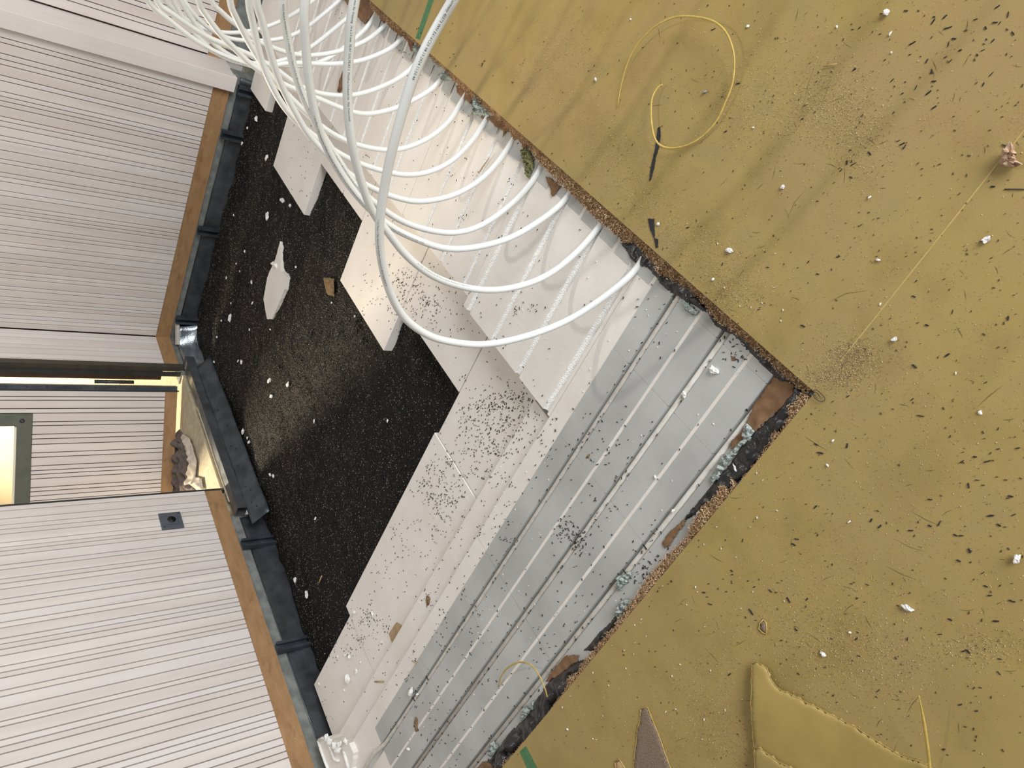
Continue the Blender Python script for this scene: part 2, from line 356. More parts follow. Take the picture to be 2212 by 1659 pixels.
# nail heads and knots on the plywood strips
for par, pts in ((bpy.data.objects['baseboard_left'], [(x, Y3 + .003, z) for x, z in ((2.52, .02), (1.87, .03), (1.45, .04), (1.2, .035), (2.2, .05))]),):
    for p in pts:
        mb = MB(); mb.prism([(p[0] + .0045 * math.cos(a * .785), p[2] + .0045 * math.sin(a * .785)) for a in range(8)], 0, .0015)
        mb.v = [(a, p[1] - c, b) for a, b, c in mb.v]; mb.build('nail_head', 'cardboard', par)

# concrete upstand below the plywood, black sealing flange towards the granulate
for nm, poly in (('wall_base_left', [(-1, Y3 + .012), (2.40, Y3 + .012), (2.40, Y3 + .10), (-1, Y3 + .10)]), ('wall_base_right', [(X1 + .012, 1.16), (X1 + .10, 1.16), (X1 + .10, Y3 + .1), (X1 + .012, Y3 + .1)]), ('wall_base_corner', [(3.55, Y3 + .012), (X1 + .1, Y3 + .012), (X1 + .1, Y3 + .1), (3.55, Y3 + .1)]), ('wall_base_recess', [(X1B + .012, -1), (X1B + .1, -1), (X1B + .1, 1.17), (X1B + .012, 1.17)])):
    tag(MB().prism(poly, -.21, -.003).build(nm, 'concrete'), kind='structure')
def flange(name, p0, p1, inward, label, dz=0):
    p0, p1, iw = Vector(p0), Vector(p1), Vector(inward); V = []; Fs = []; k = int((p1 - p0).length / .03) + 2
    sec = [(-.010, -.038), (-.004, -.036), (.000, -.038), (.003, -.046), (.006, -.060), (.011, -.085), (.015, -.110), (.020, -.146), (.03, -.19)]
    for i in range(k):
        p = p0.lerp(p1, i / (k - 1))
        for j, (d, z) in enumerate(sec):
            nz = .005 * noise.noise((p.x * 9, p.y * 9, j * .7)) if j > 3 else .0008 * noise.noise((p.x * 30, p.y * 30, j))
            q = p + iw * (d + nz * .6); V.append((q.x, q.y, z + nz + dz))
    m = len(sec)
    for i in range(k - 1):
        for j in range(m - 1): Fs.append((i * m + j, (i + 1) * m + j, (i + 1) * m + j + 1, i * m + j + 1))
    o = mesh(name, V, Fs, 'bitumen', None, True); s = o.modifiers.new('solid', 'SOLIDIFY'); s.thickness = .003; s.offset = 0
    tube('edge_bead', [Vector((p0 + iw * .003).to_tuple() + (-.036 + dz,)), Vector((p0.lerp(p1, .5) + iw * .003).to_tuple() + (-.0355 + dz,)), Vector((p1 + iw * .003).to_tuple() + (-.036 + dz,))], .0028, 'galvanised', o, 8)
    return tag(o, label, 'sealing flange')
flange('sealing_flange', (X1 + .012, 1.165), (X1 + .012, Y3), (-1, 0), 'dark grey sealing flange at the foot of the right slatted wall')
flange('sealing_flange', (.9, Y3 + .012), (2.38, Y3 + .012), (0, -1), 'dark grey sealing flange at the foot of the left slatted wall beside the foam boards', -.014)
flange('sealing_flange', (3.5, Y3 + .012), (X1 + .01, Y3 + .012), (0, -1), 'short dark sealing flange in the room corner under the narrow slatted return')
def clamp(label, c, along, inward, ln=.15):
    """upright lipped channel standing against the wall foot"""
    c, al, iw = Vector(c), Vector(along), Vector(inward); e = empty('support_channel', tuple(c)); up = Vector((0, 0, 1)); h = ln / 2
    MB().obox(c + iw * .006 - up * h, al * .021, iw * .0015, up * h).build('web', 'steel_dark', e)
    for s_ in (-1, 1): MB().obox(c + iw * .017 + al * s_ * .0225 - up * h, al * .0015, iw * .0125, up * h).build('flange', 'steel_dark', e)
    for s_ in (-1, 1): MB().obox(c + iw * .031 + al * s_ * .017 - up * h, al * .007, iw * .0012, up * h).build('lip', 'steel_dark', e)
    for ch in e.children: ch.matrix_parent_inverse = Matrix.Translation(-c)
    return tag(e, label, 'support channel', 'support channels along the walls')
for y, l in ((1.475, 'dark steel channel bar nearest the corner post at the right wall foot'), (2.07, 'middle dark steel channel bar at the foot of the right wall'), (2.708, 'dark steel channel bar beside the shiny metal sheet in the room corner'), (1.222, 'dark steel channel bar right under the pale corner post')):
    clamp(l, (X1, y, -.004 if y > 1.3 else -.03), (0, 1, 0), (-1, 0, 0), .15 if y > 1.3 else .11)
for x, l in ((2.19, 'dark steel channel bar at the left wall just past the square tube'), (1.60, 'dark steel channel bar at the left wall beside the lower foam board')):
    clamp(l, (x, Y3, -.006), (1, 0, 0), (0, -1, 0), .17)

# ------------------------------------------------------------------ door in the left wall
door = empty('door_1', (3.52, Y3, 0)); tag(door, kind='structure')
def dpart(o): o.matrix_parent_inverse = Matrix.Translation((-3.52, -Y3, 0)); return o
HD = 2.05
dpart(MB().box((3.572, Y3 - .012, -.03), (3.606, Y3 + .02, HD)).build('jamb', 'frame_dark', door))
dpart(MB().box((3.553, Y3 + .022, -.02), (3.571, Y3 + .045, HD)).build('jamb_rebate', 'anthracite', door))
dpart(MB().box((2.573, Y3 + .001, -.02), (2.585, Y3 + .10, HD)).build('strike_jamb', 'anthracite', door))
dpart(MB().box((2.573, Y3 - .0, HD), (3.606, Y3 + .10, HD + .08)).build('head', 'frame_grey', door))
LA = Vector((3.477, 2.957)); LD = Vector((-.344, .504)).normalized(); LN = Vector((LD.y, -LD.x))   # leaf: hinge side, direction, outward side
LN = -LN if LN.dot(Vector((0, 0)) - LA) < 0 else LN
def lp(s, d): q = LA + LD * s + LN * d; return (q.x, q.y)
leaf = dpart(MB().prism([lp(0, -.05), lp(0, -.001), lp(.70, -.001), lp(.70, -.05)], .03, HD - .03).build('leaf', 'slat_groove', door))
# the glazing cut: leaf body is solid below and beside the pane
bpy.data.objects.remove(leaf)
mb = MB(); mb.prism([lp(0, -.045), lp(0, -.001), lp(.70, -.001), lp(.70, -.045)], .02, .745); mb.prism([lp(0, -.045), lp(0, -.001), lp(.125, -.001), lp(.125, -.045)], .745, HD - .03)
leaf = dpart(mb.build('leaf', 'slat_groove', door))
ms = [.002, .035, .055, .10, .125, .172, .193, .24, .265, .295, .341, .366, .413, .439, .46, .484, .532, .554, .579, .605, .65, .674, .70]
def lslat(s0, s1, z0, z1):
    prof = [lp(s0 + .0022, -.001), lp(s0 + .0022, .009), lp(s0 + .0032, .0102), lp(s1 - .0032, .0102), lp(s1 - .0022, .009), lp(s1 - .0022, -.001)]
    o = MB().prism(prof, z0, z1).build('slat', 'slat_wood', leaf)
for s0, s1 in zip(ms, ms[1:]): lslat(s0, s1, .09, .743 if s0 > .12 else HD - .03)
MB().prism([lp(.0, -.001), lp(.0, .004), lp(.70, .004), lp(.70, -.001)], .02, .0885).build('bottom_strip', 'plywood', leaf)
MB().prism([lp(-.03, -.045), lp(-.03, .006), lp(-.004, .006), lp(-.004, -.045)], .022, HD - .03).build('edge_profile', 'steel_dark', leaf)
MB().prism([lp(-.004, -.045), lp(-.004, .010), lp(.0015, .010), lp(.0015, -.045)], .012, HD - .03).build('edge_seal', 'anthracite', leaf)
for z in (.60, .68, .77, .86, .35, .45, .52):
    c = lp(-.017, .0075); MB().prism([(c[0] + .005 * math.cos(a), c[1] + .005 * math.sin(a)) for a in (0, 1.05, 2.1, 3.14, 4.19, 5.24)], z, z + .006).build('screw', 'steel_dark', leaf)
hinge = dpart(tube('hinge', [Vector(lp(-.052, .012) + (z,)) for z in (.262, .36, .46)], .0105, 'anthracite', door, 12))
for z in (.283, .315, .40, .44): tube('hinge_ring', [Vector(lp(-.052, .012) + (z,)), Vector(lp(-.052, .012) + (z + .003,))], .0118, 'steel_dark', hinge, 12)
hinge2 = dpart(tube('hinge', [Vector(lp(-.052, .012) + (z,)) for z in (1.5, 1.6, 1.7)], .0105, 'anthracite', door, 12))
mb = MB()
mb.prism([lp(.127, -.04), lp(.127, .014), lp(.70, .014), lp(.70, -.04)], .745, .812); mb.prism([lp(.127, -.04), lp(.127, .014), lp(.192, .014), lp(.192, -.04)], .812, HD - .03)
mb.prism([lp(.64, -.04), lp(.64, .014), lp(.70, .014), lp(.70, -.04)], .812, HD - .03)
gf = dpart(mb.build('window_frame', 'frame_grey', door))
MB().prism([lp(.192, -.02), lp(.192, -.014), lp(.64, -.014), lp(.64, -.02)], .812, HD - .04).build('pane', 'glass', gf)
MB().prism([lp(.192, -.013), lp(.192, -.004), lp(.64, -.004), lp(.64, -.013)], .812, .822).build('glazing_bead', 'plaster_cream', gf)
c = Vector(lp(.165, .014) + (.79,)); nn = Vector((LN.x, LN.y, 0))
tube('bolt_head', [c, c + nn * .002], .012, 'anthracite', gf, 16); tube('bolt_core', [c + nn * .002, c + nn * .004], .006, 'galvanised', gf, 12)

# next room: floor, walls
nf = MB().prism([(2.45, Y3 + .03), (4.9, Y3 + .03), (4.9, 6.2), (1.2, 6.2), (1.2, Y3 + .12), (2.45, Y3 + .12)], -.08, -.012).build('floor_next_room', 'screed'); tag(nf, kind='structure')
tag(MB().box((4.8, Y3 + .12, -.01), (4.9, 6.2, H)).build('wall_next_room_right', 'plaster_cream'), kind='structure')
tag(MB().box((1.2, 6.1, -.01), (4.8, 6.2, H)).build('wall_next_room_back', 'plaster_cream'), kind='structure')

# threshold: cavity strip, square tube, perforated sheet, dark sheets
th = empty('threshold_tube', (2.38, 2.83, -.04))
t0 = -.066; t1 = -.014; ya, yb = 2.782, 2.838; x0, x1 = 2.372, 3.60; tk = .004
mb = MB(); mb.box((x0, ya, t1 - tk), (x1, yb, t1)); mb.box((x0, ya, t0), (x1, yb, t0 + tk)); mb.box((x0, ya, t0 + tk), (x1, ya + tk, t1 - tk)); mb.box((x0, yb - tk, t0 + tk), (x1, yb, t1 - tk))
b = mb.build('tube_wall', 'galvanised', th); b.matrix_parent_inverse = Matrix.Translation((-2.38, -2.83, .04))
tag(th, 'grey square steel tube under the door opening, open end towards the left wall', 'steel tube')
strip = MB().box((2.52, 2.839, -.04), (3.55, 2.872, -.03)).build('cavity_strip', 'bitumen'); tag(strip, 'dark gritty joint strip between the steel tube and the cream threshold floor', 'joint strip')
nose = MB().box((2.47, 2.8405, -.03), (3.2, 2.8435, -.008)).build('edging_batten', 'screed'); tag(nose, 'thin pale wooden edging batten along the front of the door threshold', 'batten')
V = []; Fs = []; kx = 44; sec = [(2.786, -.060), (2.778, -.068), (2.758, -.082), (2.738, -.096), (2.718, -.110), (2.70, -.125)]
for i in range(kx):
    x = 2.262 + (3.50 - 2.262) * i / (kx - 1)
    for y, z in sec: V.append((x, y + .004 * noise.noise((x * 4, y * 20, 0)) - (.05 if False else 0), z + .003 * noise.noise((x * 6, y * 9, 2))))
m = len(sec)
for i in range(kx - 1):
    for j in range(m - 1): Fs.append((i * m + j, (i + 1) * m + j, (i + 1) * m + j + 1, i * m + j + 1))
sh = mesh('perforated_sheet', V, Fs, 'steel_dark', None, True); s = sh.modifiers.new('solid', 'SOLIDIFY'); s.thickness = .002
for i, x in enumerate((2.34, 2.38, 2.45, 2.49, 2.60, 2.64, 2.75, 2.79, 2.93, 3.08)):
    y = 2.735 + (.010 if i % 2 else -.006); tube('hole', [Vector((x, y + .012, -.094 + (y - 2.735) * .7)), Vector((x, y + .012, -.0855 + (y - 2.735) * .7))], .004, 'hole_black', sh, 10)
tag(sh, 'dark galvanised sheet with small round holes in front of the door threshold', 'metal sheet')
# crumpled shiny sheet in the corner
V = []; Fs = []; nu, nv = 26, 10
for i in range(nu):
    for j in range(nv):
        x = 3.50 + .36 * i / (nu - 1); z = -.028 - .13 * j / (nv - 1)
        V.append((x, Y3 - .006 - .03 * j / (nv - 1) - .10 * max(0, (i - 19) / 6) ** 2 + .012 * noise.noise((x * 22, z * 30, 7)), z))
for i in range(nu - 1):
    for j in range(nv - 1): Fs.append((i * nv + j, (i + 1) * nv + j, (i + 1) * nv + j + 1, i * nv + j + 1))
n = N('zinc_bright'); n.col(lin((168, 176, 184))); n.bump(n.noise(140, 3), .5, .003); n.set(.28, .85)
o = mesh('zinc_sheet', V, Fs, 'zinc_bright', None, True); s = o.modifiers.new('solid', 'SOLIDIFY'); s.thickness = .0015
tag(o, 'crumpled shiny zinc sheet in the room corner beside the granulate', 'metal sheet')
o = MB().obox((3.845, 2.795, -.022), (.010, .010, 0), (-.05, .05, 0), (0, 0, .010)).build('plastic_strip', 'pipe_shade_grey'); tag(o, 'pale grey plastic strip wedged under the plywood in the room corner', 'plastic strip')

# socket in the left wall
so = empty('wall_socket', (2.393, Y3 - .001, .278))
def spart(o, p=so): o.matrix_parent_inverse = Matrix.Translation((-2.393, -(Y3 - .001), -.278)); return o
spart(bev(MB().box((2.344, Y3 - .011, .229), (2.443, Y3 - .0005, .328)).build('cover_frame', 'socket_grey', so), .003))
spart(bev(MB().box((2.367, Y3 - .016, .251), (2.419, Y3 - .0112, .305)).build('insert_plate', 'socket_grey', so), .002))
spart(tube('socket_cup', [Vector((2.393, Y3 - .0162, .278)), Vector((2.393, Y3 - .018, .278))], .0185, 'hole_black', so, 24))
for x, z in ((2.356, .316), (2.431, .241)): spart(tube('screw', [Vector((x, Y3 - .011, z)), Vector((x, Y3 - .0125, z))], .004, 'anthracite', so, 10))
tag(so, 'dark grey square power socket on the pale left slatted wall', 'socket')

# rag on the threshold
RP = [tuple(at(u, v, -.012)[:2]) for u, v in crop(320, 860, [(470, 470), (400, 560), (370, 640), (380, 800), (420, 960), (400, 1100), (360, 1300), (400, 1480), (840, 1450), (700, 1180), (690, 950), (620, 640), (520, 530)])]
rg = empty('floor_rag', (2.85, 3.1, -.012))
o = blanket('grey_wool_fold', RP, -.012, .035, .006, 'rag_wool', .7, 22, rg); o.matrix_parent_inverse = Matrix.Translation((-2.85, -3.1, .012))
RP2 = [tuple(at(u, v, .01)[:2]) for u, v in crop(320, 860, [(490, 540), (480, 600), (560, 780), (610, 930), (590, 1100), (560, 1280), (620, 1380), (800, 1370), (770, 1200), (680, 1180), (700, 950), (630, 700), (590, 600)])]
o = blanket('pale_cotton_fold', RP2, .0, .026, .005, 'rag_cotton', .6, 26, rg); o.matrix_parent_inverse = Matrix.Translation((-2.85, -3.1, .012))
tag(rg, 'crumpled grey and cream rag lying on the door threshold', 'rag')

# ================================================================== HOLE: granulate
V = []; Fs = []; cell = .011; vi = {}
gx0, gx1, gy0, gy1 = 1.02, 3.876, .90, 2.85
nx = int((gx1 - gx0) / cell); ny = int((gy1 - gy0) / cell)
def shore(x, y):                             # granulate thins out along the walls in a wavy line
    return min(3.873 + .02 * noise.noise((y * 5, 1, 0)) - x, 2.835 + .02 * noise.noise((x * 4, 7, 0)) - y)
for i in range(nx + 1):
    for j in range(ny + 1):
        x, y = gx0 + i * cell, gy0 + j * cell; s = shore(x, y); V.append((x, y, gravel_z(x, y)))
for i in range(nx):
    for j in range(ny): a = i * (ny + 1) + j; Fs.append((a, a + ny + 1, a + ny + 2, a + 1))
gb = mesh('granulate_bed', V, Fs, 'granulate', None, True); tag(gb, 'bed of loose black mineral granulate filling the floor pit', 'granulate', kind='stuff')
mb = MB(); mb2 = MB(); mb3 = MB()
def free(x, y): return not (x < 1.09 or y < .93) and top_z(x, y) < Z3 - .005
cnt = 0
while cnt < 60000:
    x, y = random.uniform(1.1, 3.87), random.uniform(.95, 2.83); s = shore(x, y)
    if s < -.012 or not free(x, y): continue
    z = gravel_z(x, y)
    br = .08 + .75 * math.exp(-(((x - 2.72) / .42) ** 2 + ((y - 2.1) / .33) ** 2)) * (.6 + .8 * noise.noise((x * 6, y * 6, 3)))  # brown grains everywhere, crowded on the mound to paint its warm sunlit patch
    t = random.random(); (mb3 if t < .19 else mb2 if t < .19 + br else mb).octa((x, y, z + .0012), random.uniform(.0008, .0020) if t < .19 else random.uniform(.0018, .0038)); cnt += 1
for m_, mm_, nm in ((mb, 'granule_black', 'black_granules'), (mb2, 'granule_brown', 'brown_sunlit_granules'), (mb3, 'granule_pale_glint', 'pale_glint_granules')):
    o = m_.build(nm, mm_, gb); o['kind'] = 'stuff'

# ------------------------------------------------------------------ foam boards
def board(name, x0, x1, y0, y1, z0, z1, label, mat='foam_board'):
    o = MB().box((x0, y0, z0), (x1, y1, z1)).build(name, mat); bev(o, .0022); return tag(o, label, 'foam board', 'white foam insulation boards')
G = .0012
board('foam_board', .46, 1.400 - G, .93, 1.37 - G, -.125, Z3, 'lower white foam board densely strewn with black granules, inside the corner of the grooved boards')
board('foam_board', .46, 1.414, 1.37 + G, 2.312 - G, -.125, Z3 + .003, 'long lower white foam board with a bright raised edge beside the granulate')
board('foam_board', .46, 1.372, 2.312 + G, 2.80, -.125, Z3, 'lower white foam board reaching the left wall near the broken foam block')
names = ['lower white foam board set back between the curved pipe bottom and the granulate', 'white foam board end jutting into the granulate under the nearest hanging pipe', 'lower white foam board set back between the two jutting board ends', 'white foam board end jutting into the granulate with its shaded side showing', 'narrow lower white foam board set back near the corner post', 'small white foam board end at the foot of the pale corner post']
for (a, b, c), l in zip(LOWER, names): board('foam_board', a, b, .2, c, -.125, Z3, l)
board('foam_ledge_board', .46, 1.09, .945, 2.78, -.0815, Z2, 'narrow middle foam ledge board running along the aluminium plates')
board('foam_ledge_board', 1.0, 3.84, .2, .89, -.0845, Z2 - .001, 'middle foam layer hidden below the grooved boards')
board('foam_ledge_board', .44, 1.0 - .001, .2, .944, -.0845, Z2 - .001, 'middle foam layer below the aluminium plates at the torn corner')
def grooved(name, x0, x1, y0, y1, gx, label, wdt=.0095, dep=.0175, roughg=True, dz=0):
    """foam panel with half-round channels along Y"""
    z = Z1 - .0006 - dz; prof = [(x0, z)]; flag = []
    for g in sorted(gx):
        if not (x0 + .012 < g < x1 - .012): continue
        prof.append((g - wdt, z)); flag.append(0)
        for a in range(1, 8):
            t = math.pi * a / 8; prof.append((g - wdt * math.cos(t), z - dep * (math.sin(t) ** .7))); flag.append(1)
        prof.append((g + wdt, z)); flag.append(1)
    prof.append((x1, z)); flag.append(0)
    ys = [y0]; st = .012 if roughg else .3
    while ys[-1] < y1 - st: ys.append(ys[-1] + st)
    ys.append(y1); V = []; Fs = []; fm = []; m = len(prof)
    for y in ys:
        for i, (x, zz) in enumerate(prof):
            inn = 0 < i < m - 1 and flag[i - 1] == 1 and flag[i] == 1
            j = .0030 * noise.noise((x * 400, y * 130, 3)) if inn and roughg else 0
            V.append((x + j, y, zz + j))
    for a in range(len(ys) - 1):
        for i in range(m - 1): Fs.append((a * m + i, a * m + i + 1, (a + 1) * m + i + 1, (a + 1) * m + i)); fm.append(flag[i])
    b = len(V); zb = Z2 + .0008
    V += [(x0, y0, zb), (x1, y0, zb), (x1, y1, zb), (x0, y1, zb)]; L = (len(ys) - 1) * m
    Fs += [(b, b + 3, b + 2, b + 1), tuple([b, b + 1] + list(range(m - 1, -1, -1))), tuple([b + 2, b + 3] + list(range(L, L + m))), tuple([b + 3, b] + [a * m for a in range(len(ys))]), tuple([b + 1, b + 2] + [a * m + m - 1 for a in reversed(range(len(ys)))])]
    fm += [0] * 5
    o = mesh(name, V, Fs, None, None, False, ['foam_board', 'foam_raw'], fm); return tag(o, label, 'foam board', 'grooved foam panels')
grooved('grooved_foam_panel', .44, .9935, .2, 1.392, XK, 'grooved foam panel carrying the aluminium plates at the torn floor corner', .0135, .02, False)
grooved('grooved_foam_panel', .44, .992, 1.394, 2.70, XK, 'grooved foam panel carrying the aluminium plates towards the left wall', .0135, .02, False)
grooved('grooved_foam_panel', .995, 1.498, .2, .921, XK, 'bright grooved white foam panel next to the aluminium plates', .0105, .011)
for i, (a, b) in enumerate(((1.50, 1.998), (2.0, 2.498), (2.5, 2.998), (3.0, 3.498), (3.5, 3.84))):
    gs = [x + .075 for x in XK]
    grooved('grooved_foam_panel', a, b, .2, .890 + .004 * (i % 2), gs, ['grooved white foam panel, second from the aluminium plates', 'grooved white foam panel, third from the aluminium plates', 'grooved white foam panel, fourth from the aluminium plates', 'grooved white foam panel under the tangle of far pipe loops', 'grooved white foam panel ending at the corner post'][i], .0085, .008, True, .0035)
# broken foam block at the left wall
bb = empty('broken_foam_block', (1.06, 2.70, Z2))
def bpart(o): o.matrix_parent_inverse = Matrix.Translation((-1.06, -2.70, -Z2)); return o
pl = [tuple(at(u, v, -.005)[:2]) for u, v in [(687, 1600), (700, 1594), (728, 1600), (752, 1606), (762, 1628), (757, 1660), (770, 1720), (740, 1740), (712, 1670)]]
bpart(MB().prism(rag(pl, .002, .012), Z3 + .001, -.008).build('block_body', 'foam_board', bb))
for pts in ([(687, 1600), (693, 1620), (703, 1648), (716, 1680)], [(706, 1597), (713, 1615), (722, 1640), (732, 1644)], [(742, 1622), (747, 1640), (754, 1665)], [(688, 1599), (697, 1594), (706, 1596)]):
    bpart(tube('broken_rib', [at(u, v, -.004) for u, v in pts], .0055, 'foam_raw', bb, 8))
for u, v, r in ((718, 1600, .015), (730, 1608, .016), (740, 1604, .012), (752, 1600, .010), (712, 1594, .010), (736, 1618, .012)):
    o = chip('torn_tip', (0, 0, 0), r, 'foam_raw', .8, .6); o.location = at(u, v, -.008); o.parent = bb; bpart(o)
tag(bb, 'broken grooved white foam block with torn end beside the left wall', 'foam block')

# ------------------------------------------------------------------ aluminium plates
def plate(x, y0, y1, label, h=.0715, x0=None, x1=None):
    g = .0007; z = Z1 + .0003; r = .0106; a0 = x0 if x0 else x - h; a1 = x1 if x1 else x + h
    prof = [(a0, z), (x - r - .0015, z), (x - r, z - .001)] + [(x - r * math.cos(math.pi * a / 8), z - .001 - .0155 * math.sin(math.pi * a / 8) ** .6) for a in range(1, 8)] + [(x + r, z - .001), (x + r + .0015, z), (a1, z)]
    V = [(px_, y, pz) for y in (y0 + g, y1 - g) for px_, pz in prof]; m = len(prof)
    o = mesh('heat_plate', V, [(i, i + 1, m + i + 1, m + i) for i in range(m - 1)], 'aluminium'); s = o.modifiers.new('solid', 'SOLIDIFY'); s.thickness = .0006; s.offset = -1
    return tag(o, label, 'heat plate', 'aluminium heat spreader plates')
SE = [.20, .457, .647, .928, 1.393, 1.58, 1.914, 2.353, 2.69]
ordn = ['first', 'second', 'third', 'fourth', 'fifth', 'sixth', 'seventh', 'eighth', 'ninth', 'tenth', 'eleventh', 'twelfth', 'thirteenth', 'fourteenth', 'fifteenth', 'sixteenth', 'seventeenth']
for k, row in ((0, 'row along the fibreboard'), (1, 'middle row'), (2, 'row beside the white foam')):
    for i, (a, b) in enumerate(zip(SE, SE[1:])):
        if k == 2 and i >= 7: continue
        plate(XK[k], a, b, 'aluminium heat plate, %s from the torn corner in the %s' % (ordn[i], row), .0705, x0=XK[k] - (.0705 if k else .10))
for k in range(3, 17):
    plate(XK[k], .2, .474 - .004 * (k % 3), '%s aluminium plate end under the torn floor edge, counted from the full plates' % ordn[k - 3], .0690)
for k, yend, l in ((0, 2.68, 'straight white pipe in the plate channel nearest the torn fibreboard'), (1, 2.66, 'straight white pipe in the middle plate channel')):
    o = tube('heating_pipe', [Vector((XK[k] - .0022, .22, Z1 - .0085)), Vector((XK[k] - .0022, 1.2, Z1 - .0085)), Vector((XK[k] - .0022, yend, Z1 - .0085))], .008, 'pipe_shade_grey'); tag(o, l, 'pipe', 'white heating pipes')
pth = spline([(XK[2] - .0022, .22, Z1 - .0085), (XK[2] - .0022, 1.0, Z1 - .0085), (XK[2] - .0022, 2.0, Z1 - .0085), (XK[2], 2.30, Z1 - .006), (.868, 2.36, Z1 + .002), tuple(at(806, 1630, Z1 + .012)), tuple(at(785, 1668, Z1 + .016)), tuple(at(750, 1730, Z1 + .012))], 8)
tag(tube('heating_pipe', pth, .008, 'pipe_shade_grey', None, 14, 1.0, lambda t: 1 + .55 * max(0, (t - .80) / .2)), 'white pipe in the plate channel beside the white foam, bending out at its far end', 'pipe', 'white heating pipes')
mb = MB()                                    # short joints in the channels
for k, y in ((0, .93), (0, 1.02), (2, 1.93), (2, 2.05)): mb.box((XK[k] - .0078, y, Z1 - .001), (XK[k] + .0078, y + .0025, Z1 + .0012))
o = mb.build('pipe_joint_marks', 'rubber'); tag(o, 'dark joint rings on the pipes lying in the aluminium plates', 'joint rings', kind='stuff')

# ------------------------------------------------------------------ hanging pipe loops
TXT = '> 101 Meter < Mair Heiztechnik Multiflex-Verbundrohr PE-RT II/AL/PE-RT II 16 x 2.0 mm für Heizung nach EN ISO 21003 Tmax = 70°C Klasse 4 + 5 / 6 bar Made in Germany 45573 WH E616C20 08.10.2024 11:50:44   '
def glyphs(txt, size):
    cu = bpy.data.curves.new('t', 'FONT'); cu.body = txt; cu.size = size; cu.resolution_u = 1; cu.space_character = 1.02
    ob = bpy.data.objects.new('t', cu); link(ob); dg = bpy.context.evaluated_depsgraph_get(); dg.update()
    me = ob.evaluated_get(dg).to_mesh(); V = [v.co.copy() for v in me.vertices]; Fs = [tuple(p.vertices) for p in me.polygons]
    ob.evaluated_get(dg).to_mesh_clear(); bpy.data.objects.remove(ob); bpy.data.curves.remove(cu); return V, Fs
CAMP = Vector((0, 0, HC))
def print_on(path, s0, txt, parent, turn=0.0, size=.0042, r=.00812, rev=True):
    """lettering wrapped on the pipe; s0 = distance from the free end"""
    p = path[::-1] if rev else path
    acc = [0]
    for a, b in zip(p, p[1:]): acc.append(acc[-1] + (b - a).length)
    V, Fs = glyphs(txt, size); L = max(v.x for v in V); import bisect
    # facing direction fixed along the pipe by transport
    fr = []; nrm = None
    for i in range(len(p)):
        t = (p[min(i + 1, len(p) - 1)] - p[max(i - 1, 0)]).normalized()
        if nrm is None: j = bisect.bisect(acc, s0) if s0 < acc[-1] else 0; nrm = (CAMP - p[min(j, len(p) - 1)]).normalized()
        nrm = (CAMP - p[i]).normalized(); nrm = (nrm - t * nrm.dot(t)).normalized(); fr.append((t, nrm.copy()))
    out = []
    for v in V:
        s = s0 + v.x
        if s >= acc[-1] - .001: s = acc[-1] - .001
        i = max(0, min(len(p) - 2, bisect.bisect(acc, s) - 1)); f = (s - acc[i]) / max(acc[i + 1] - acc[i], 1e-6)
        c = p[i].lerp(p[i + 1], f); t = fr[i][0].lerp(fr[i + 1][0], f).normalized(); nn_ = fr[i][1].lerp(fr[i + 1][1], f).normalized(); up = nn_.cross(t)
        a = turn + (v.y - size * .35) / r
        out.append(tuple(c + (nn_ * math.cos(a) + up * math.sin(a)) * r))
    return mesh('printed_text', out, Fs, 'pipe_print', parent)
PATHS = {
 3: [(1250, 680), (1150, 723), (1050, 745), (970, 738), (920, 722), (870, 684), (838, 620), (822, 550), (820, 480), (833, 390), (853, 300), (898, 150), (955, 40), (990, -20)],
 4: [(1230, 560), (1160, 607), (1057, 629), (950, 605), (880, 555), (840, 504), (803, 455), (777, 381), (758, 300), (750, 200), (755, 100), (765, 0)],
 5: [(1150, 488), (1080, 523), (977, 540), (900, 517), (840, 487), (790, 443), (748, 392), (712, 332), (685, 265), (668, 180), (660, 90), (658, 0)],
 6: [(1110, 437), (1040, 488), (975, 504), (905, 492), (850, 468), (800, 430), (765, 398), (735, 352), (705, 305), (674, 252), (647, 190), (628, 120), (615, 45), (611, 0)],
 7: [(1060, 368), (1025, 398), (975, 424), (908, 436), (860, 428), (816, 412), (768, 386), (720, 347), (690, 318), (660, 282), (637, 242), (610, 190), (588, 130), (566, 43), (553, 0)],
 8: [(1015, 310), (975, 349), (924, 373), (874, 378), (830, 370), (784, 356), (740, 336), (697, 308), (655, 275), (617, 236), (588, 188), (564, 130), (545, 43), (537, 0)],
 9: [(970, 262), (935, 293), (891, 315), (845, 325), (790, 318), (740, 301), (690, 270), (645, 228), (605, 188), (575, 152), (545, 105), (523, 65), (509, 36), (496, 0)],
 10: [(915, 204), (880, 223), (841, 238), (790, 247), (746, 237), (690, 214), (633, 191), (590, 171), (566, 155), (537, 135), (510, 108), (472, 70), (443, 29), (428, 0)],
 11: [(875, 160), (840, 181), (790, 200), (746, 207), (690, 202), (640, 182), (598, 150), (560, 129), (530, 114), (487, 97), (443, 78), (400, 50), (365, 25), (336, 0)],
 12: [(845, 104), (810, 121), (767, 134), (707, 139), (652, 136), (610, 138), (570, 146), (534, 139), (490, 123), (451, 105), (404, 75), (357, 36), (315, 0)],
 13: [(800, 82), (767, 99), (720, 114), (671, 120), (630, 116), (590, 103), (555, 88), (527, 65), (501, 46), (475, 22), (455, 0)]}
ORD = {3: 'first', 4: 'second', 5: 'third', 6: 'fourth', 7: 'fifth', 8: 'sixth', 9: 'seventh', 10: 'eighth', 11: 'ninth', 12: 'tenth', 13: 'eleventh', 14: 'twelfth', 15: 'thirteenth', 16: 'fourteenth', 17: 'fifteenth'}
LOOP = {}
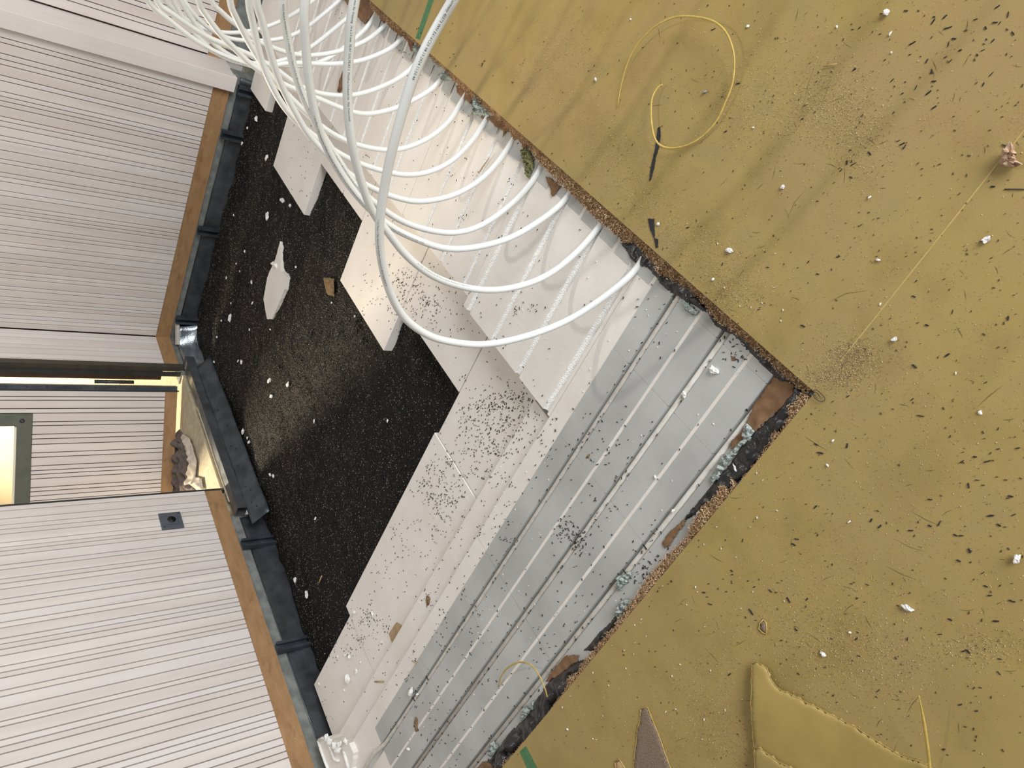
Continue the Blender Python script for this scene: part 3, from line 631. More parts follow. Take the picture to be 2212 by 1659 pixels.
EX = {3: (1372, 588), 4: (1284, 503), 5: (1217, 437), 6: (1160, 378), 7: (1094, 325), 8: (1042, 272), 9: (992, 228), 10: (945, 181), 11: (901, 134), 12: (863, 88), 13: (827, 59)}
for k in range(3, 18):
    X = XK[k]
    pts = [Vector((X, .25, Z1 - .0075)), Vector((X, .36, Z1 - .0075)), (Vector((X, .43, Z1 - .0065)) if k not in EX else Vector((X, .40, Z1 - .007)))]
    if k in EX: q = at(*EX[k], Z1 + .003); pts.append(q)
    else: pts.append(Vector((X, .475, Z1 + .003)))
    if k in PATHS:
        m = len(PATHS[k])
        for i, (u, v) in enumerate(PATHS[k]):
            t = i / (m - 1); q = atx(u, v, X - .05 * t * t + (.03 * math.sin(t * 3.1) if k == 3 else 0)); pts.append(q)
    else:
        dy = random.uniform(-.05, .05); dz = random.uniform(-.06, .08)
        for y, z in ((.55, .03), (.68, .13), (.76, .27), (.78, .40), (.72, .53), (.60, .64), (.45, .71), (.32, .74)): pts.append(Vector((X - .02 + random.uniform(-.02, .02), y + dy * min(1, z * 4), z + dz * z)))
    e = pts[-1]; d = (pts[-1] - pts[-2]).normalized(); d = (d * .6 + Vector((0, -1, .05))).normalized()
    for s in (.12, .3, .6, 1.0, 1.5, 2.0): pts.append(e + d * s + Vector((-.02 * s, 0, .06 * math.sin(s * 1.6 + k))) * s)
    path = smooth_path(spline(pts, 8), 10); LOOP[k] = path
    o = tube('heating_pipe_loop', path, .008, 'pipe_plastic', None, 14)
    tag(o, 'white hanging heating pipe loop, %s from the aluminium plates' % ORD[k], 'pipe', 'white pipe loops rising from the floor grooves')
def arclen(path): return sum((b - a).length for a, b in zip(path, path[1:]))
def nearest_s(path, u, v):                   # distance from the free end of the loop point seen at a pixel
    best = (9e9, 0); acc = 0; p = path[::-1]
    for i, q in enumerate(p):
        if i: acc += (q - p[i - 1]).length
        c = q - CAMP; cz = sum(R[2][j] * c[j] for j in range(3))
        if cz > .1:
            pu = CX + F * sum(R[0][j] * c[j] for j in range(3)) / cz; pv = CY + F * sum(R[1][j] * c[j] for j in range(3)) / cz
            dd = (pu - u) ** 2 + (pv - v) ** 2
            if dd < best[0]: best = (dd, acc)
    return best[1]
obs = {k: o for k, o in zip(range(3, 18), [o for o in bpy.data.objects if o.name.startswith('heating_pipe_loop')])}
LT = sorted([o for o in bpy.data.objects if o.name.startswith('heating_pipe_loop')], key=lambda o: o.name)
PO = dict(zip(range(3, 18), LT))
head = 'Made in Germany 45573 WH E616C20 08.10.2024 11:50:44'
print_on(LOOP[3], nearest_s(LOOP[3], 1000, -40) , head, PO[3], .1, .0062)
print_on(LOOP[3], nearest_s(LOOP[3], 822, 470), '> 101 Meter < Mair Heiztechnik Multiflex-Verbundrohr PE-RT II/AL/PE-RT II', PO[3], -.35, .0048)
print_on(LOOP[4], nearest_s(LOOP[4], 765, 0), 'mm für Heizung  16 x 2.0 mm  PE-RT II/AL/PE-RT II  Multiflex-Verbundrohr  Mair Heiztechnik', PO[4], .2, .0050)
print_on(LOOP[4], nearest_s(LOOP[4], 895, 570), '08.10.2024 11:50:44 WH E616C20 45573 Made in Germany 6 bar Klasse 4 + 5 Tmax = 70°C', PO[4], .5, .0044)
print_on(LOOP[5], nearest_s(LOOP[5], 680, 250), '> 036 Meter < Mair Heiztechnik Multiflex-Verbundrohr PE-RT II/AL/PE-RT II 16 x 2.0 mm für Heizung nach EN ISO 21003 Tmax = 70°C Klasse 4 + 5 / 6 bar Made in Germany 45573 WH E616C20 08.10.2024 11:49:44', PO[5], -.3, .0048)
print_on(LOOP[6], nearest_s(LOOP[6], 611, 0), '45573 Made in Germany bar 6 / 5 + 4 Klasse 70°C = Tmax 21003 ISO EN nach Heizung für mm 2.0 x 16 PE-RT II/AL/PE-RT II Multiflex-Verbundrohr  Mair Heiztechnik  < Meter 036 >  08.10.2024 11:50:40 WH E616C20 45573', PO[6], .1, .0048)
print_on(LOOP[12], nearest_s(LOOP[12], 440, 100), TXT[:70], PO[12], -.3, .0045)

# ================================================================== TORN EDGE
def strip_edge(name, pts, zi, zo, mat, parent, axis, back=.03, step=.004, amp=.0035, lift=.004, label=None):
    """torn strip between the floor cut (axis 'x': edge Y=E1, axis 'y': edge X=E2) and an outer outline given in plan"""
    pts = sorted([(p[0], p[1]) if axis == 'x' else (p[1], p[0]) for p in pts]); e = (E1 if axis == 'x' else E2) - back
    V = []; Fs = []; s = pts[0][0]; cols = []
    while s < pts[-1][0]:
        for a, b in zip(pts, pts[1:]):
            if a[0] <= s <= b[0]: d = a[1] + (b[1] - a[1]) * (s - a[0]) / max(b[0] - a[0], 1e-6)
        d = max(e + back + .001, d + amp * 2 * noise.noise((s * 120, 3, 0)) + amp * noise.noise((s * 420, 8, 0))); cols.append((s, d)); s += step
    rows = 6
    for s, d in cols:
        for r in range(rows + 1):
            t = r / rows; o_ = e + (d - e) * t; z = zi + (zo - zi) * t ** 1.6 + lift * noise.noise((s * 90, o_ * 90, 5)) * t
            V.append((s, o_, z) if axis == 'x' else (o_, s, z))
    m = rows + 1
    for i in range(len(cols) - 1):
        for r in range(rows): q = (i * m + r, (i + 1) * m + r, (i + 1) * m + r + 1, i * m + r + 1); Fs.append(q if axis == 'x' else q[::-1])
    o = mesh(name, V, Fs, mat, parent, True); sm = o.modifiers.new('solid', 'SOLIDIFY'); sm.thickness = .0025; sm.offset = -1
    return o, cols
def pw(pts, z): return [tuple(at(u, v, z)[:2]) for u, v in pts]
e1 = pw([(800, 18), (830, 45), (880, 80), (903, 97), (935, 128), (960, 150), (985, 180), (1010, 200), (1040, 228), (1075, 258), (1110, 288), (1140, 314), (1153, 338), (1175, 362), (1205, 393), (1235, 420), (1260, 446), (1289, 473), (1320, 500), (1338, 514), (1352, 527), (1364, 521), (1380, 533), (1394, 550), (1412, 572), (1419, 588), (1444, 600), (1477, 618), (1500, 634), (1528, 668), (1545, 690), (1560, 700), (1580, 714), (1610, 735), (1650, 772), (1690, 810), (1720, 834), (1745, 850)], -.014)
f1, c1 = strip_edge('torn_fibre_edge', e1, -.005, -.018, 'fibreboard', floor, 'x')
e2 = pw([(1735, 845), (1715, 868), (1703, 885), (1700, 905), (1688, 930), (1672, 935), (1665, 955), (1650, 975), (1640, 990), (1628, 1008), (1604, 1032), (1608, 1060), (1580, 1012 + 50), (1578, 1030), (1560, 1045), (1572, 1058), (1540, 1077), (1519, 1092), (1508, 1110), (1492, 1135), (1483, 1160), (1462, 1180), (1440, 1200), (1424, 1220), (1405, 1240), (1390, 1258), (1378, 1280), (1366, 1300), (1352, 1318), (1340, 1335), (1322, 1360), (1300, 1385), (1282, 1405), (1268, 1420), (1250, 1445), (1230, 1462), (1222, 1480), (1205, 1510), (1190, 1535), (1160, 1580), (1135, 1600), (1112, 1625), (1085, 1650), (1050, 1690)], -.014)
f2, c2 = strip_edge('torn_fibre_edge', e2, -.005, -.018, 'fibreboard', floor, 'y')
mb = MB(); mbd = MB()
for cols, axis in ((c1, 'x'), (c2, 'y')):
    e = E1 if axis == 'x' else E2
    for s, d in cols:
        for _ in range(int((d - e) / .0035 * (1.0 if axis == 'x' else 2.0)) + 1):
            o_ = random.uniform(e + .001, d + .003); t = (o_ - e) / max(d - e, .004); z = -.004 - .012 * t + random.uniform(-.001, .004)
            a = random.uniform(0, 6.28) ; ln = random.uniform(.0018, .0055); el = random.uniform(-.3, .6)
            dr = Vector((math.cos(a) * math.cos(el), math.sin(a) * math.cos(el), math.sin(el)))
            if axis == 'x': c = Vector((s + random.uniform(-.003, .003), o_, z)); dr.y = abs(dr.y)
            else: c = Vector((o_, s + random.uniform(-.003, .003), z)); dr.x = abs(dr.x)
            sd = dr.cross(Vector((0, 0, 1))).normalized() * random.uniform(.0003, .0007)
            (mb if random.random() < .55 else mbd).obox(c, dr * ln * .5, sd, sd.cross(dr).normalized() * .0003)
o = mb.build('loose_fibres', 'fibre', floor); o['kind'] = 'stuff'
o = mbd.build('dark_fibres', 'fibre_dark', floor); o['kind'] = 'stuff'

# black membrane scraps under the torn edge
def sheet(name, px, z, mat, label, cat, h=.004, cell=.0022, amp=1.0, ns=45, group=None, slope=None, rg_=.0012):
    poly = rag(pw(px, z), rg_, .006); o = blanket(name, poly, z, h, cell, mat, amp, ns, None, .0006, True, slope); return tag(o, label, cat, group)
sheet('membrane_strip', [(1336, 505), (1344, 530), (1356, 545), (1364, 560), (1379, 572), (1400, 578), (1416, 597), (1436, 622), (1455, 634), (1470, 644), (1490, 655), (1528, 670), (1537, 690), (1548, 705), (1565, 714), (1582, 722), (1596, 733), (1610, 748), (1625, 765), (1648, 790), (1672, 812), (1690, 822), (1703, 825), (1740, 845), (1755, 840), (1690, 780), (1600, 700), (1500, 610), (1400, 520), (1350, 480)], Z1 + .0012, 'membrane', 'torn black membrane strip along the floor edge up to the torn corner', 'membrane', .003)
sheet('membrane_strip', [(1700, 856), (1690, 876), (1674, 896), (1658, 908), (1634, 930), (1614, 953), (1594, 978), (1570, 1012), (1545, 1040), (1528, 1060), (1508, 1085), (1500, 1095), (1470, 1130), (1520, 1100), (1580, 1060), (1640, 990), (1700, 920), (1745, 862), (1730, 842), (1712, 838)], Z1 + .0012, 'membrane', 'torn black membrane strip below the fibreboard near the teal wool', 'membrane', .003)
sheet('membrane_strip', [(1268, 1424), (1240, 1430), (1225, 1445), (1190, 1468), (1180, 1482), (1165, 1502), (1160, 1512), (1145, 1530), (1140, 1548), (1115, 1570), (1105, 1580), (1088, 1600), (1080, 1615), (1060, 1640), (1052, 1645), (1070, 1659), (1090, 1700), (1130, 1660), (1180, 1580), (1230, 1510), (1275, 1440)], Z1 + .0012, 'membrane', 'long crumpled black foil hanging out of the torn edge near the green tape', 'membrane', .012, .004, 1.4, 24)
sheet('membrane_strip', [(1335, 1320), (1320, 1345), (1300, 1362), (1285, 1378), (1262, 1405), (1290, 1405), (1330, 1350)], Z1 + .0012, 'membrane', 'short black membrane sliver halfway along the torn fibreboard', 'membrane', .003)
# clear foil flap near the corner
fl = pw(crop(1440, 580, [(230, 430), (380, 395), (430, 450), (460, 560), (520, 640), (430, 610), (330, 530)]), .0)
o = blanket('foil_flap', fl, Z1 + .006, .012, .003, 'membrane', .5, 30); tag(o, 'smoky translucent foil flap curling up over the aluminium plates', 'foil flap')
# brown kraft paper scraps
KR = [([(736, -10), (758, 20), (777, 40), (788, 52), (800, 38), (812, 18), (800, 0), (800, -15)], 'large brown paper scrap under the far end of the torn floor edge'),
      (crop(700, 0, [(820, 200), (830, 270), (880, 330), (980, 400), (1100, 510), (1240, 600), (1300, 760), (1360, 740), (1300, 560), (1150, 430), (960, 320), (910, 200)]), 'long brown paper scrap beside the upper green tape'),
      (crop(640, 0, [(1030, 550), (1040, 600), (1080, 640), (1130, 670), (1160, 600), (1110, 560)], S7), 'small brown paper scrap near the seventh pipe groove'),
      (crop(1000, 200, [(260, 370), (420, 430), (480, 510), (600, 560), (590, 680), (650, 570), (710, 590), (730, 700), (820, 690), (900, 830), (970, 800), (940, 680), (700, 500), (500, 350)]), 'jagged brown paper scrap hanging below the middle of the torn floor edge'),
      (crop(1000, 200, [(1240, 1250), (1290, 1400), (1340, 1550), (1400, 1480), (1470, 1400), (1340, 1300)]), 'pointed brown paper scrap just above the bright grooved foam panel'),
      (crop(1480, 780, [(1340, 240), (1250, 350), (1120, 540), (1000, 720), (950, 850), (920, 910), (1050, 1060), (1080, 1030), (1250, 850), (1400, 720), (1530, 620), (1620, 480), (1640, 360), (1530, 300), (1440, 300)]), 'large flat brown paper sheet inside the torn floor corner'),
      (crop(1480, 780, [(900, 970), (800, 1090), (690, 1220), (680, 1310), (760, 1290), (860, 1170), (900, 1050)]), 'brown paper scrap wedged between pipe and teal wool strip'),
      (crop(1360, 980, [(780, 1010), (600, 1170), (490, 1330), (530, 1420), (620, 1340), (720, 1180), (850, 990)]), 'narrow brown paper scrap along the fibreboard below the teal wool'),
      (crop(980, 1419, [(1590, 70), (1480, 200), (1380, 370), (1450, 340), (1700, 260), (1740, 150), (1860, 60), (1870, -30), (1650, -10)]), 'brown paper scrap above the crumpled black foil'),
      (crop(980, 1419, [(330, 1680), (440, 1560), (540, 1580), (620, 1700)]), 'brown paper scrap at the lower end of the torn edge')]
for px, l in KR: sheet('paper_scrap', px, Z1 + .0028, 'kraft_paper', l, 'paper scrap', .0012, .002, 1.0, 40, 'brown paper scraps under the torn edge', None, .0025)
# mineral wool tufts
WO = [(crop(1480, 780, [(890, 930), (930, 925), (1050, 1060), (860, 1260), (600, 1560), (470, 1780), (400, 1850), (380, 1780), (470, 1600), (520, 1460), (730, 1290), (870, 1170), (850, 1100)]), 'wool_teal', 'long teal mineral wool strip along the fibreboard near the corner', .008),
      (crop(1180, 1180, [(1100, 430), (1240, 380), (1280, 400), (1180, 560), (1080, 670), (1050, 580), (1060, 490)]), 'wool_teal', 'teal mineral wool tuft lying on the pipe beside the fibreboard', .012),
      (crop(1180, 1180, [(1080, 830), (1180, 790), (1280, 800), (1260, 880), (1150, 1000), (1060, 1110), (1030, 980)]), 'wool_teal', 'pale teal mineral wool tuft poking out halfway down the torn edge', .012),
      (crop(980, 1419, [(540, 1290), (600, 1260), (690, 1340), (560, 1500), (520, 1400)]), 'wool_teal', 'teal mineral wool tuft near the lower green tape', .014),
      (crop(980, 1419, [(1050, 750), (1080, 730), (1150, 800), (1010, 950), (1030, 850)]), 'wool_teal', 'small teal wool block between pipe and black foil', .012),
      (crop(980, 1419, [(1170, 650), (1250, 670), (1200, 780), (1150, 790), (1160, 700)]), 'wool_teal', 'tiny teal wool tuft at the upper end of the black foil', .010),
      (crop(700, 0, [(900, 200), (960, 200), (1200, 400), (1230, 450), (1120, 430), (960, 330)]), 'wool_teal', 'grey teal wool strip at the far end of the torn floor edge', .008),
      (crop(700, 0, [(1360, 680), (1430, 700), (1460, 800), (1380, 830), (1340, 780)]), 'wool_teal', 'small pale wool tuft behind the first hanging pipe', .010),
      (crop(700, 0, [(1600, 870), (1680, 880), (1740, 1000), (1640, 970)]), 'wool_teal', 'grey wool tuft right beside the first hanging pipe at the floor edge', .008),
      (crop(700, 0, [(1670, 1130), (1760, 1100), (1850, 1060), (1970, 1200), (1850, 1190), (1780, 1200)]), 'wool_teal', 'pale blue wool tuft at the seventh pipe groove', .010),
      (crop(1000, 200, [(150, 60), (230, 40), (420, 260), (530, 340), (250, 350), (120, 300), (180, 180)]), 'wool_teal', 'large grey blue wool tuft in the middle of the torn floor edge', .012),
      (crop(1000, 200, [(890, 840), (960, 830), (1060, 960), (1050, 1130), (1000, 1300), (950, 1240), (930, 1080), (890, 960)]), 'wool_olive', 'olive yellow wool tuft hanging over the fourth pipe groove', .010),
      (crop(1440, 580, [(230, 470), (330, 520), (480, 640), (430, 700), (330, 650), (260, 560)]), 'wool_teal', 'dark teal wool scrap under the foil flap', .005)]
for px, m_, l, h in WO:
    sheet('wool_tuft', px, Z1 + .003, m_, l, 'wool tuft', h, .003, 1.6, 160, 'mineral wool tufts at the torn edge', None, .0025)

# ================================================================== FLOOR THINGS
sm = MB(); pa, pb = at(2128, 388), at(1862, 722); dr = (pb - pa).normalized(); sd = Vector((-dr.y, dr.x, 0)) * .0014
a_, b_ = pa - dr * .9, pb + dr * .06
sm.prism([tuple((a_ + sd)[:2]), tuple((a_ - sd)[:2]), tuple((b_ - sd)[:2]), tuple((b_ + sd)[:2])], -.0005, .0006); sm.build('weld_seam', 'weld_seam', floor)
def tape(a, b, c, d, label):
    o = MB().prism([tuple(p[:2]) for p in (a, b, c, d)], .0002, .0008).build('floor_tape', 'green_tape'); tag(o, label, 'tape', 'green floor marking tape')
A, B, C_, D = at(898, 82), at(907, 86), at(937, 0), at(926, 0)
tape(A, B, B + (C_ - B) * 2.2, A + (D - A) * 2.2, 'green marking tape ending at the far torn floor edge beside the first hanging pipe')
A, B, C_, D = at(1123, 1624), at(1136, 1611), at(1161, 1659), at(1139, 1659)
tape(A, B, B + (C_ - B) * 3, A + (D - A) * 3, 'green marking tape ending at the near torn fibreboard by the black foil')
# yellow strips
lp_ = [(1333, 233), (1345, 170), (1365, 115), (1400, 70), (1440, 43), (1480, 35), (1530, 42), (1560, 60), (1578, 90), (1586, 130), (1582, 180), (1565, 225), (1545, 265), (1510, 300), (1470, 318), (1435, 318), (1415, 300), (1407, 260), (1408, 215), (1420, 190), (1431, 182)]
hs = [.002, .006, .014, .022, .028, .030, .032, .03, .026, .022, .018, .014, .01, .009, .010, .014, .018, .02, .018, .014, .010]
tag(tube('linoleum_strip', spline([at(u, v, h) for (u, v), h in zip(lp_, hs)], 6), .0022, 'linoleum_edge', None, 8, .6, lambda t: .35 + .65 * min(1, t * 8, (1 - t) * 12 + .3)), 'thin yellow strip curled into an open loop on the yellow floor', 'offcut strip')
lp_ = [(1077, 1483), (1083, 1460), (1100, 1440), (1125, 1430), (1148, 1437), (1166, 1461), (1178, 1490), (1182, 1506)]
hs = [-.024, -.010, .004, .014, .016, .012, .006, -.002]
tag(tube('linoleum_strip', spline([at(u, v, h) for (u, v), h in zip(lp_, hs)], 6), .0022, 'linoleum_edge', None, 8, .6), 'short arched yellow strip on the aluminium plates beside the black foil', 'offcut strip')
lp_ = [(1985, 1502), (1994, 1550), (2003, 1610), (2008, 1660), (2012, 1720)]; hs = [.055, .045, .03, .015, .002]
tag(tube('linoleum_strip', spline([at(u, v, h) for (u, v), h in zip(lp_, hs)], 6), .0026, 'linoleum_edge', None, 8, .5, lambda t: .3 + .7 * min(1, t * 3)), 'slim yellow strip rising from the tip of the big floor offcut', 'offcut strip')
# offcuts
def offcut(name, px, z, t, mat, label, lift, edge=None):
    edge = edge or ('linoleum_clean' if mat.startswith('lino') else 'linoleum_edge')
    poly = pw(px, z); V = []; Fs = []; poly2 = rag(poly, .0012, .01); m = len(poly2); cx = sum(p[0] for p in poly2) / m; cy = sum(p[1] for p in poly2) / m
    e = empty(name, (cx, cy, z)); o = blanket('sheet_face', poly2, z + .0004, t, .006, mat, .05, 5, e, .0005, True, lift); o.matrix_parent_inverse = Matrix.Translation((-cx, -cy, -z))
    k = len(poly); pth = []
    for i in range(m): p = poly2[i]; pth.append(Vector((p[0], p[1], z + t * .6 + (lift(*p) if lift else 0))))
    pth.append(pth[0]); o = tube('cut_edge', pth, t * .36, edge, e, 6); o.matrix_parent_inverse = Matrix.Translation((-cx, -cy, -z)); return tag(e, label, 'floor offcut', 'linoleum offcuts')
c0 = at(1632, 1520)
offcut('linoleum_offcut', [(1630, 1432), (1640, 1427), (1662, 1440), (1668, 1458), (1685, 1482), (1755, 1520), (1840, 1565), (1895, 1600), (1940, 1628), (2005, 1652), (2060, 1690), (2060, 1800), (1640, 1800), (1633, 1640), (1633, 1540)], 0, .0025, 'linoleum_clean', 'large yellow floor offcut with a pointed tip lying face up', lambda x, y: .016 * max(0, 1 - ((Vector((x, y)) - Vector(c0[:2])).length / .16)))
offcut('linoleum_offcut', [(1630, 1618), (1640, 1614), (1655, 1625), (1682, 1645), (1715, 1662), (1780, 1720), (1780, 1790), (1640, 1790), (1634, 1700)], .0145, .0025, 'linoleum', 'smaller yellow offcut lying on the large floor offcut at the frame edge', None)
offcut('linoleum_offcut', [(1385, 1532), (1392, 1527), (1400, 1528), (1422, 1582), (1450, 1659), (1470, 1720), (1365, 1720), (1370, 1650), (1378, 1572), (1383, 1560)], 0, .0025, 'jute_backing', 'pointed offcut lying face down with its brown jute back up', None)
offcut('linoleum_offcut', [(1650, 1338), (1656, 1345), (1657, 1370), (1648, 1366), (1640, 1358), (1642, 1346)], 0, .003, 'jute_backing', 'tiny brown jute scrap with one yellow edge', None)
offcut('wood_sliver', [(1330, 1645), (1340, 1640), (1350, 1659), (1352, 1690), (1335, 1690)], 0, .004, 'straw', 'splintered pale wood sliver beside the face down offcut', None, 'straw')

# crumbs and scraps on the floor and in the pit
def put(name, lst, mat, rng, label, cat, group, sq=.6, amp=.45):
    for u, v, *r in lst:
        p = surf(u, v); o = chip(name, p, r[0] if r else random.uniform(*rng), mat, sq, amp, 2); tag(o, label, cat, group)
put('foam_crumb', [(1917, 28, .006), (1924, 73, .0026), (1926, 114, .002), (1808, 58, .002), (1288, 172, .0035), (1363, 42, .002), (1616, 57, .0025), (1692, 404, .004), (1578, 541, .005), (1423, 484, .0035), (1879, 427, .0026), (2132, 518, .005), (1628, 276, .002), (1898, 562, .003), (1934, 733, .005), (1541, 604, .0035), (2118, 891, .0028), (1800, 952, .0022), (1788, 1005, .0022), (2065, 806, .0018), (1902, 657, .0018), (1837, 1366, .0026), (1779, 1412, .0042), (1503, 1268, .0024), (1962, 1312, .0055), (2198, 1207, .006), (1835, 1127, .002), (1227, 1575, .003), (1743, 1565, .002)], 'foam_raw', (.002, .004), 'small white foam crumb lying on the yellow floor', 'foam crumb', 'foam crumbs on the yellow floor')
put('foam_crumb', [(1545, 800, .008), (1480, 852, .005), (892, 1494, .012), (903, 1499, .006), (885, 1617, .007), (1590, 1010, .006), (1456, 1103, .005), (1417, 1031, .004), (1510, 1108, .005)], 'foam_raw', (.003, .006), 'white foam crumb lying on the aluminium plates', 'foam crumb', 'foam crumbs on the plates')
put('foam_crumb', [(757, 1465, .016), (772, 1449, .007), (746, 1415, .006), (757, 1418, .009), (768, 1323, .007), (806, 1325, .006), (745, 1490, .005), (690, 1477, .005), (780, 1430, .004), (730, 1418, .004), (825, 1387, .005)], 'foam_raw', (.003, .006), 'white foam crumb on the lower foam boards near the left wall', 'foam crumb', 'foam crumbs on the lower boards')
gcr = [(556, 257, .012), (536, 277, .008), (579, 341, .012), (614, 434, .016), (629, 444, .010), (581, 467, .016), (500, 687, .016), (480, 693, .008), (506, 465, .006), (525, 310, .01), (545, 610, .008), (585, 822, .014), (624, 831, .012), (589, 856, .013), (516, 780, .008), (524, 782, .01), (464, 782, .008), (454, 855, .009), (467, 860, .010), (510, 927, .013), (520, 940, .011), (528, 932, .015), (536, 946, .008), (511, 945, .01), (540, 955, .012), (525, 1013, .014), (585, 1025, .008), (592, 1028, .009), (680, 910, .006), (838, 909, .005), (640, 1252, .012), (665, 1283, .012), (683, 1120, .008), (572, 1105, .008), (595, 1195, .009), (600, 1215, .008), (640, 577, .006), (547, 655, .008), (500, 655, .006), (470, 728, .008), (540, 712, .006), (585, 712, .006), (530, 543, .007), (519, 586, .006), (511, 570, .006), (490, 600, .006), (718, 654, .006), (768, 683, .005)]
put('foam_crumb', gcr, 'foam_raw', (.004, .01), 'white foam crumb lying on the black granulate', 'foam crumb', 'foam crumbs on the granulate', .5)
fl2 = [(1450, 70), (1530, 70), (1630, 110), (1625, 140), (1700, 110), (2040, 45), (2110, 95), (2055, 150), (1965, 180), (2025, 145), (2140, 215), (1900, 125), (1720, 180), (1760, 250), (1725, 285), (1490, 280), (1800, 325), (2010, 265), (1970, 255), (1910, 355), (1945, 325), (2100, 350), (1705, 370), (1735, 395), (1585, 395), (1615, 465), (1360, 520), (1445, 530), (1630, 525), (1515, 565), (1595, 600), (1425, 605), (2000, 480), (1950, 545), (1630, 695), (1150, 180), (1105, 190), (1115, 450), (365, 540), (205, 190), (780, 770), (860, 725), (1425, 930), (1440, 950), (1400, 910), (1090, 970), (1070, 1050), (1110, 1060), (1030, 1100), (1095, 1145), (1215, 990), (1300, 1070), (395, 1220), (40, 1470), (285, 850), (2085, 940), (2010, 1205)]
fl3 = [(557, 82), (265, 62), (880, 125), (820, 48), (1010, 15), (1500, 270), (1515, 172), (1750, 370), (2110, 410), (1585, 455), (785, 460), (1955, 515), (1715, 650), (1505, 720), (975, 950), (1075, 915), (1490, 935), (1545, 1040), (1070, 1235), (2045, 1125), (2170, 1250), (1895, 1305), (1975, 1335), (2045, 1255), (1855, 1490), (1910, 1455), (1605, 1580), (2125, 1560), (865, 1630), (1810, 1337), (870, 1225), (895, 1280)]
fl4 = [(1225, 60), (1280, 100), (1480, 125), (1605, 95), (1665, 80), (1995, 30), (2145, 25), (2050, 90), (1770, 155), (1805, 158), (1860, 255), (1790, 320), (1945, 400), (1965, 485), (1990, 545), (2135, 580), (2030, 710), (1735, 700), (1940, 705), (1460, 825), (1670, 795), (1130, 825), (1145, 935), (2050, 1045), (1930, 1140), (1905, 1290), (1800, 1250), (1200, 475), (1135, 565), (880, 155), (395, 190), (745, 180), (725, 215), (175, 470), (145, 525), (165, 555), (185, 600), (325, 385), (328, 410), (325, 460), (430, 450), (470, 490), (575, 515), (610, 525), (290, 520), (690, 570), (700, 590), (810, 570), (450, 650), (480, 705), (645, 835), (740, 765), (640, 985), (755, 1050), (310, 1055), (980, 1190), (1270, 1160), (1820, 905), (1850, 905), (2055, 955)]
FL = [(crop(1472, 0, fl2, S7)), (crop(1472, 550, fl3, S7)), (crop(1472, 1104, fl4, S7))]
fmesh = []
for i in range(6):
    mb = MB(); L = random.uniform(.0026, .0042); wd = random.uniform(.0007, .0014)
    mb.prism(rag([(-L, -wd * .6), (L * .3, -wd), (L, -wd * .3), (L * .8, wd * .7), (-L * .2, wd), (-L, wd * .5)], .0004, .0015), 0, .0012); o = mb.build('rubber_flake', 'rubber'); fmesh.append(o.data); bpy.data.objects.remove(o)
for px in FL:
    for u, v in px:
        p = at(u, v, .0002); o = bpy.data.objects.new('rubber_flake', random.choice(fmesh)); link(o); o.location = p; o.rotation_euler = (0, 0, random.gauss(.9, .7)); f_ = random.uniform(.6, 1.1); o.scale = (f_ * random.uniform(.8, 1.6), f_, f_)
        zl = ('small black rubber flake on the yellow floor right of the yellow loop' if v < 250 and u > 1750 else 'small black rubber flake around the yellow strip loop' if v < 480 and u < 1790 else 'small black rubber flake below the pink paper lump' if v < 560 else 'small black rubber flake beside the torn floor corner' if v < 900 and u < 1880 else 'small black rubber flake near the pale floor seam' if v < 900 else 'small black rubber flake near the torn fibreboard edge' if u < 1700 else 'small black rubber flake above the large floor offcut' if u < 1960 else 'small black rubber flake near the lower right frame edge')
        tag(o, zl, 'flake', 'black rubber flakes ' + zl[25:])
# named scraps
def strip_px(name, px, z, t, mat, label, cat): o = MB().prism(rag(pw(px, z), .0006, .004), z + .0003, z + t).build(name, mat); return tag(o, label, cat)
strip_px('membrane_scrap', crop(1200, 0, [(663, 825), (678, 820), (678, 890), (668, 960), (650, 1010), (640, 1080), (618, 1160), (608, 1170), (618, 1080), (645, 960)], S7), 0, .0015, 'rubber', 'long thin black scrap crossing the open yellow strip loop', 'membrane scrap')
strip_px('membrane_scrap', crop(1200, 0, [(598, 1412), (640, 1412), (640, 1470), (642, 1540), (665, 1545), (662, 1600), (648, 1600), (640, 1545), (612, 1480)], S7), 0, .0015, 'rubber', 'hourglass shaped black scrap on the floor below the yellow loop', 'membrane scrap')
strip_px('cardboard_scrap', [(858, 1344), (868, 1350), (870, 1362), (850, 1392), (842, 1368)], Z3 + .003, .004, 'cardboard', 'small flat cardboard piece leaning at the foam ledge', 'cardboard')
def stick(name, a, b, z, r, mat, label, cat, dz=.003):
    p, q = surf(*a), surf(*b); p.z += dz; q.z += dz; o = tube(name, [p, p.lerp(q, .5) + Vector((0, 0, .0006)), q], r, mat, None, 6, .7); return tag(o, label, cat)
stick('wood_stick', (1036, 374), (1058, 342), 0, .0022, 'cardboard', 'thin brown wood stick on the grooved foam between the pipe arcs', 'stick')
stick('wood_stick', (811, 1472), (830, 1472), 0, .0028, 'straw', 'short pale wood stick on the foam ledge near the left wall', 'stick')
stick('wood_stick', (892, 1427), (901, 1432), 0, .0016, 'straw', 'tiny pale splinter on the foam beside the aluminium plates', 'stick')
stick('wood_stick', (1780, 145), (1810, 139), 0, .001, 'straw', 'thin pale splinter on the yellow floor right of the loop', 'stick')
stick('wood_stick', (690, 1260), (697, 1243), 0, .003, 'straw', 'pale straw piece on the black granulate near the left wall', 'stick')
def foam_piece(name, px, z, h, mat, label, cat, cell=0): o = MB().prism(rag(pw(px, z), .002, .014), z - .02, z + h).build(name, mat); return tag(o, label, cat)
def flat_chip(name, px, z, h, mat, label, cat, cell=.003): o = blanket(name, rag(pw(px, z), .0012, .005), z + .0005, h, cell, mat, .35, 60); return tag(o, label, cat)
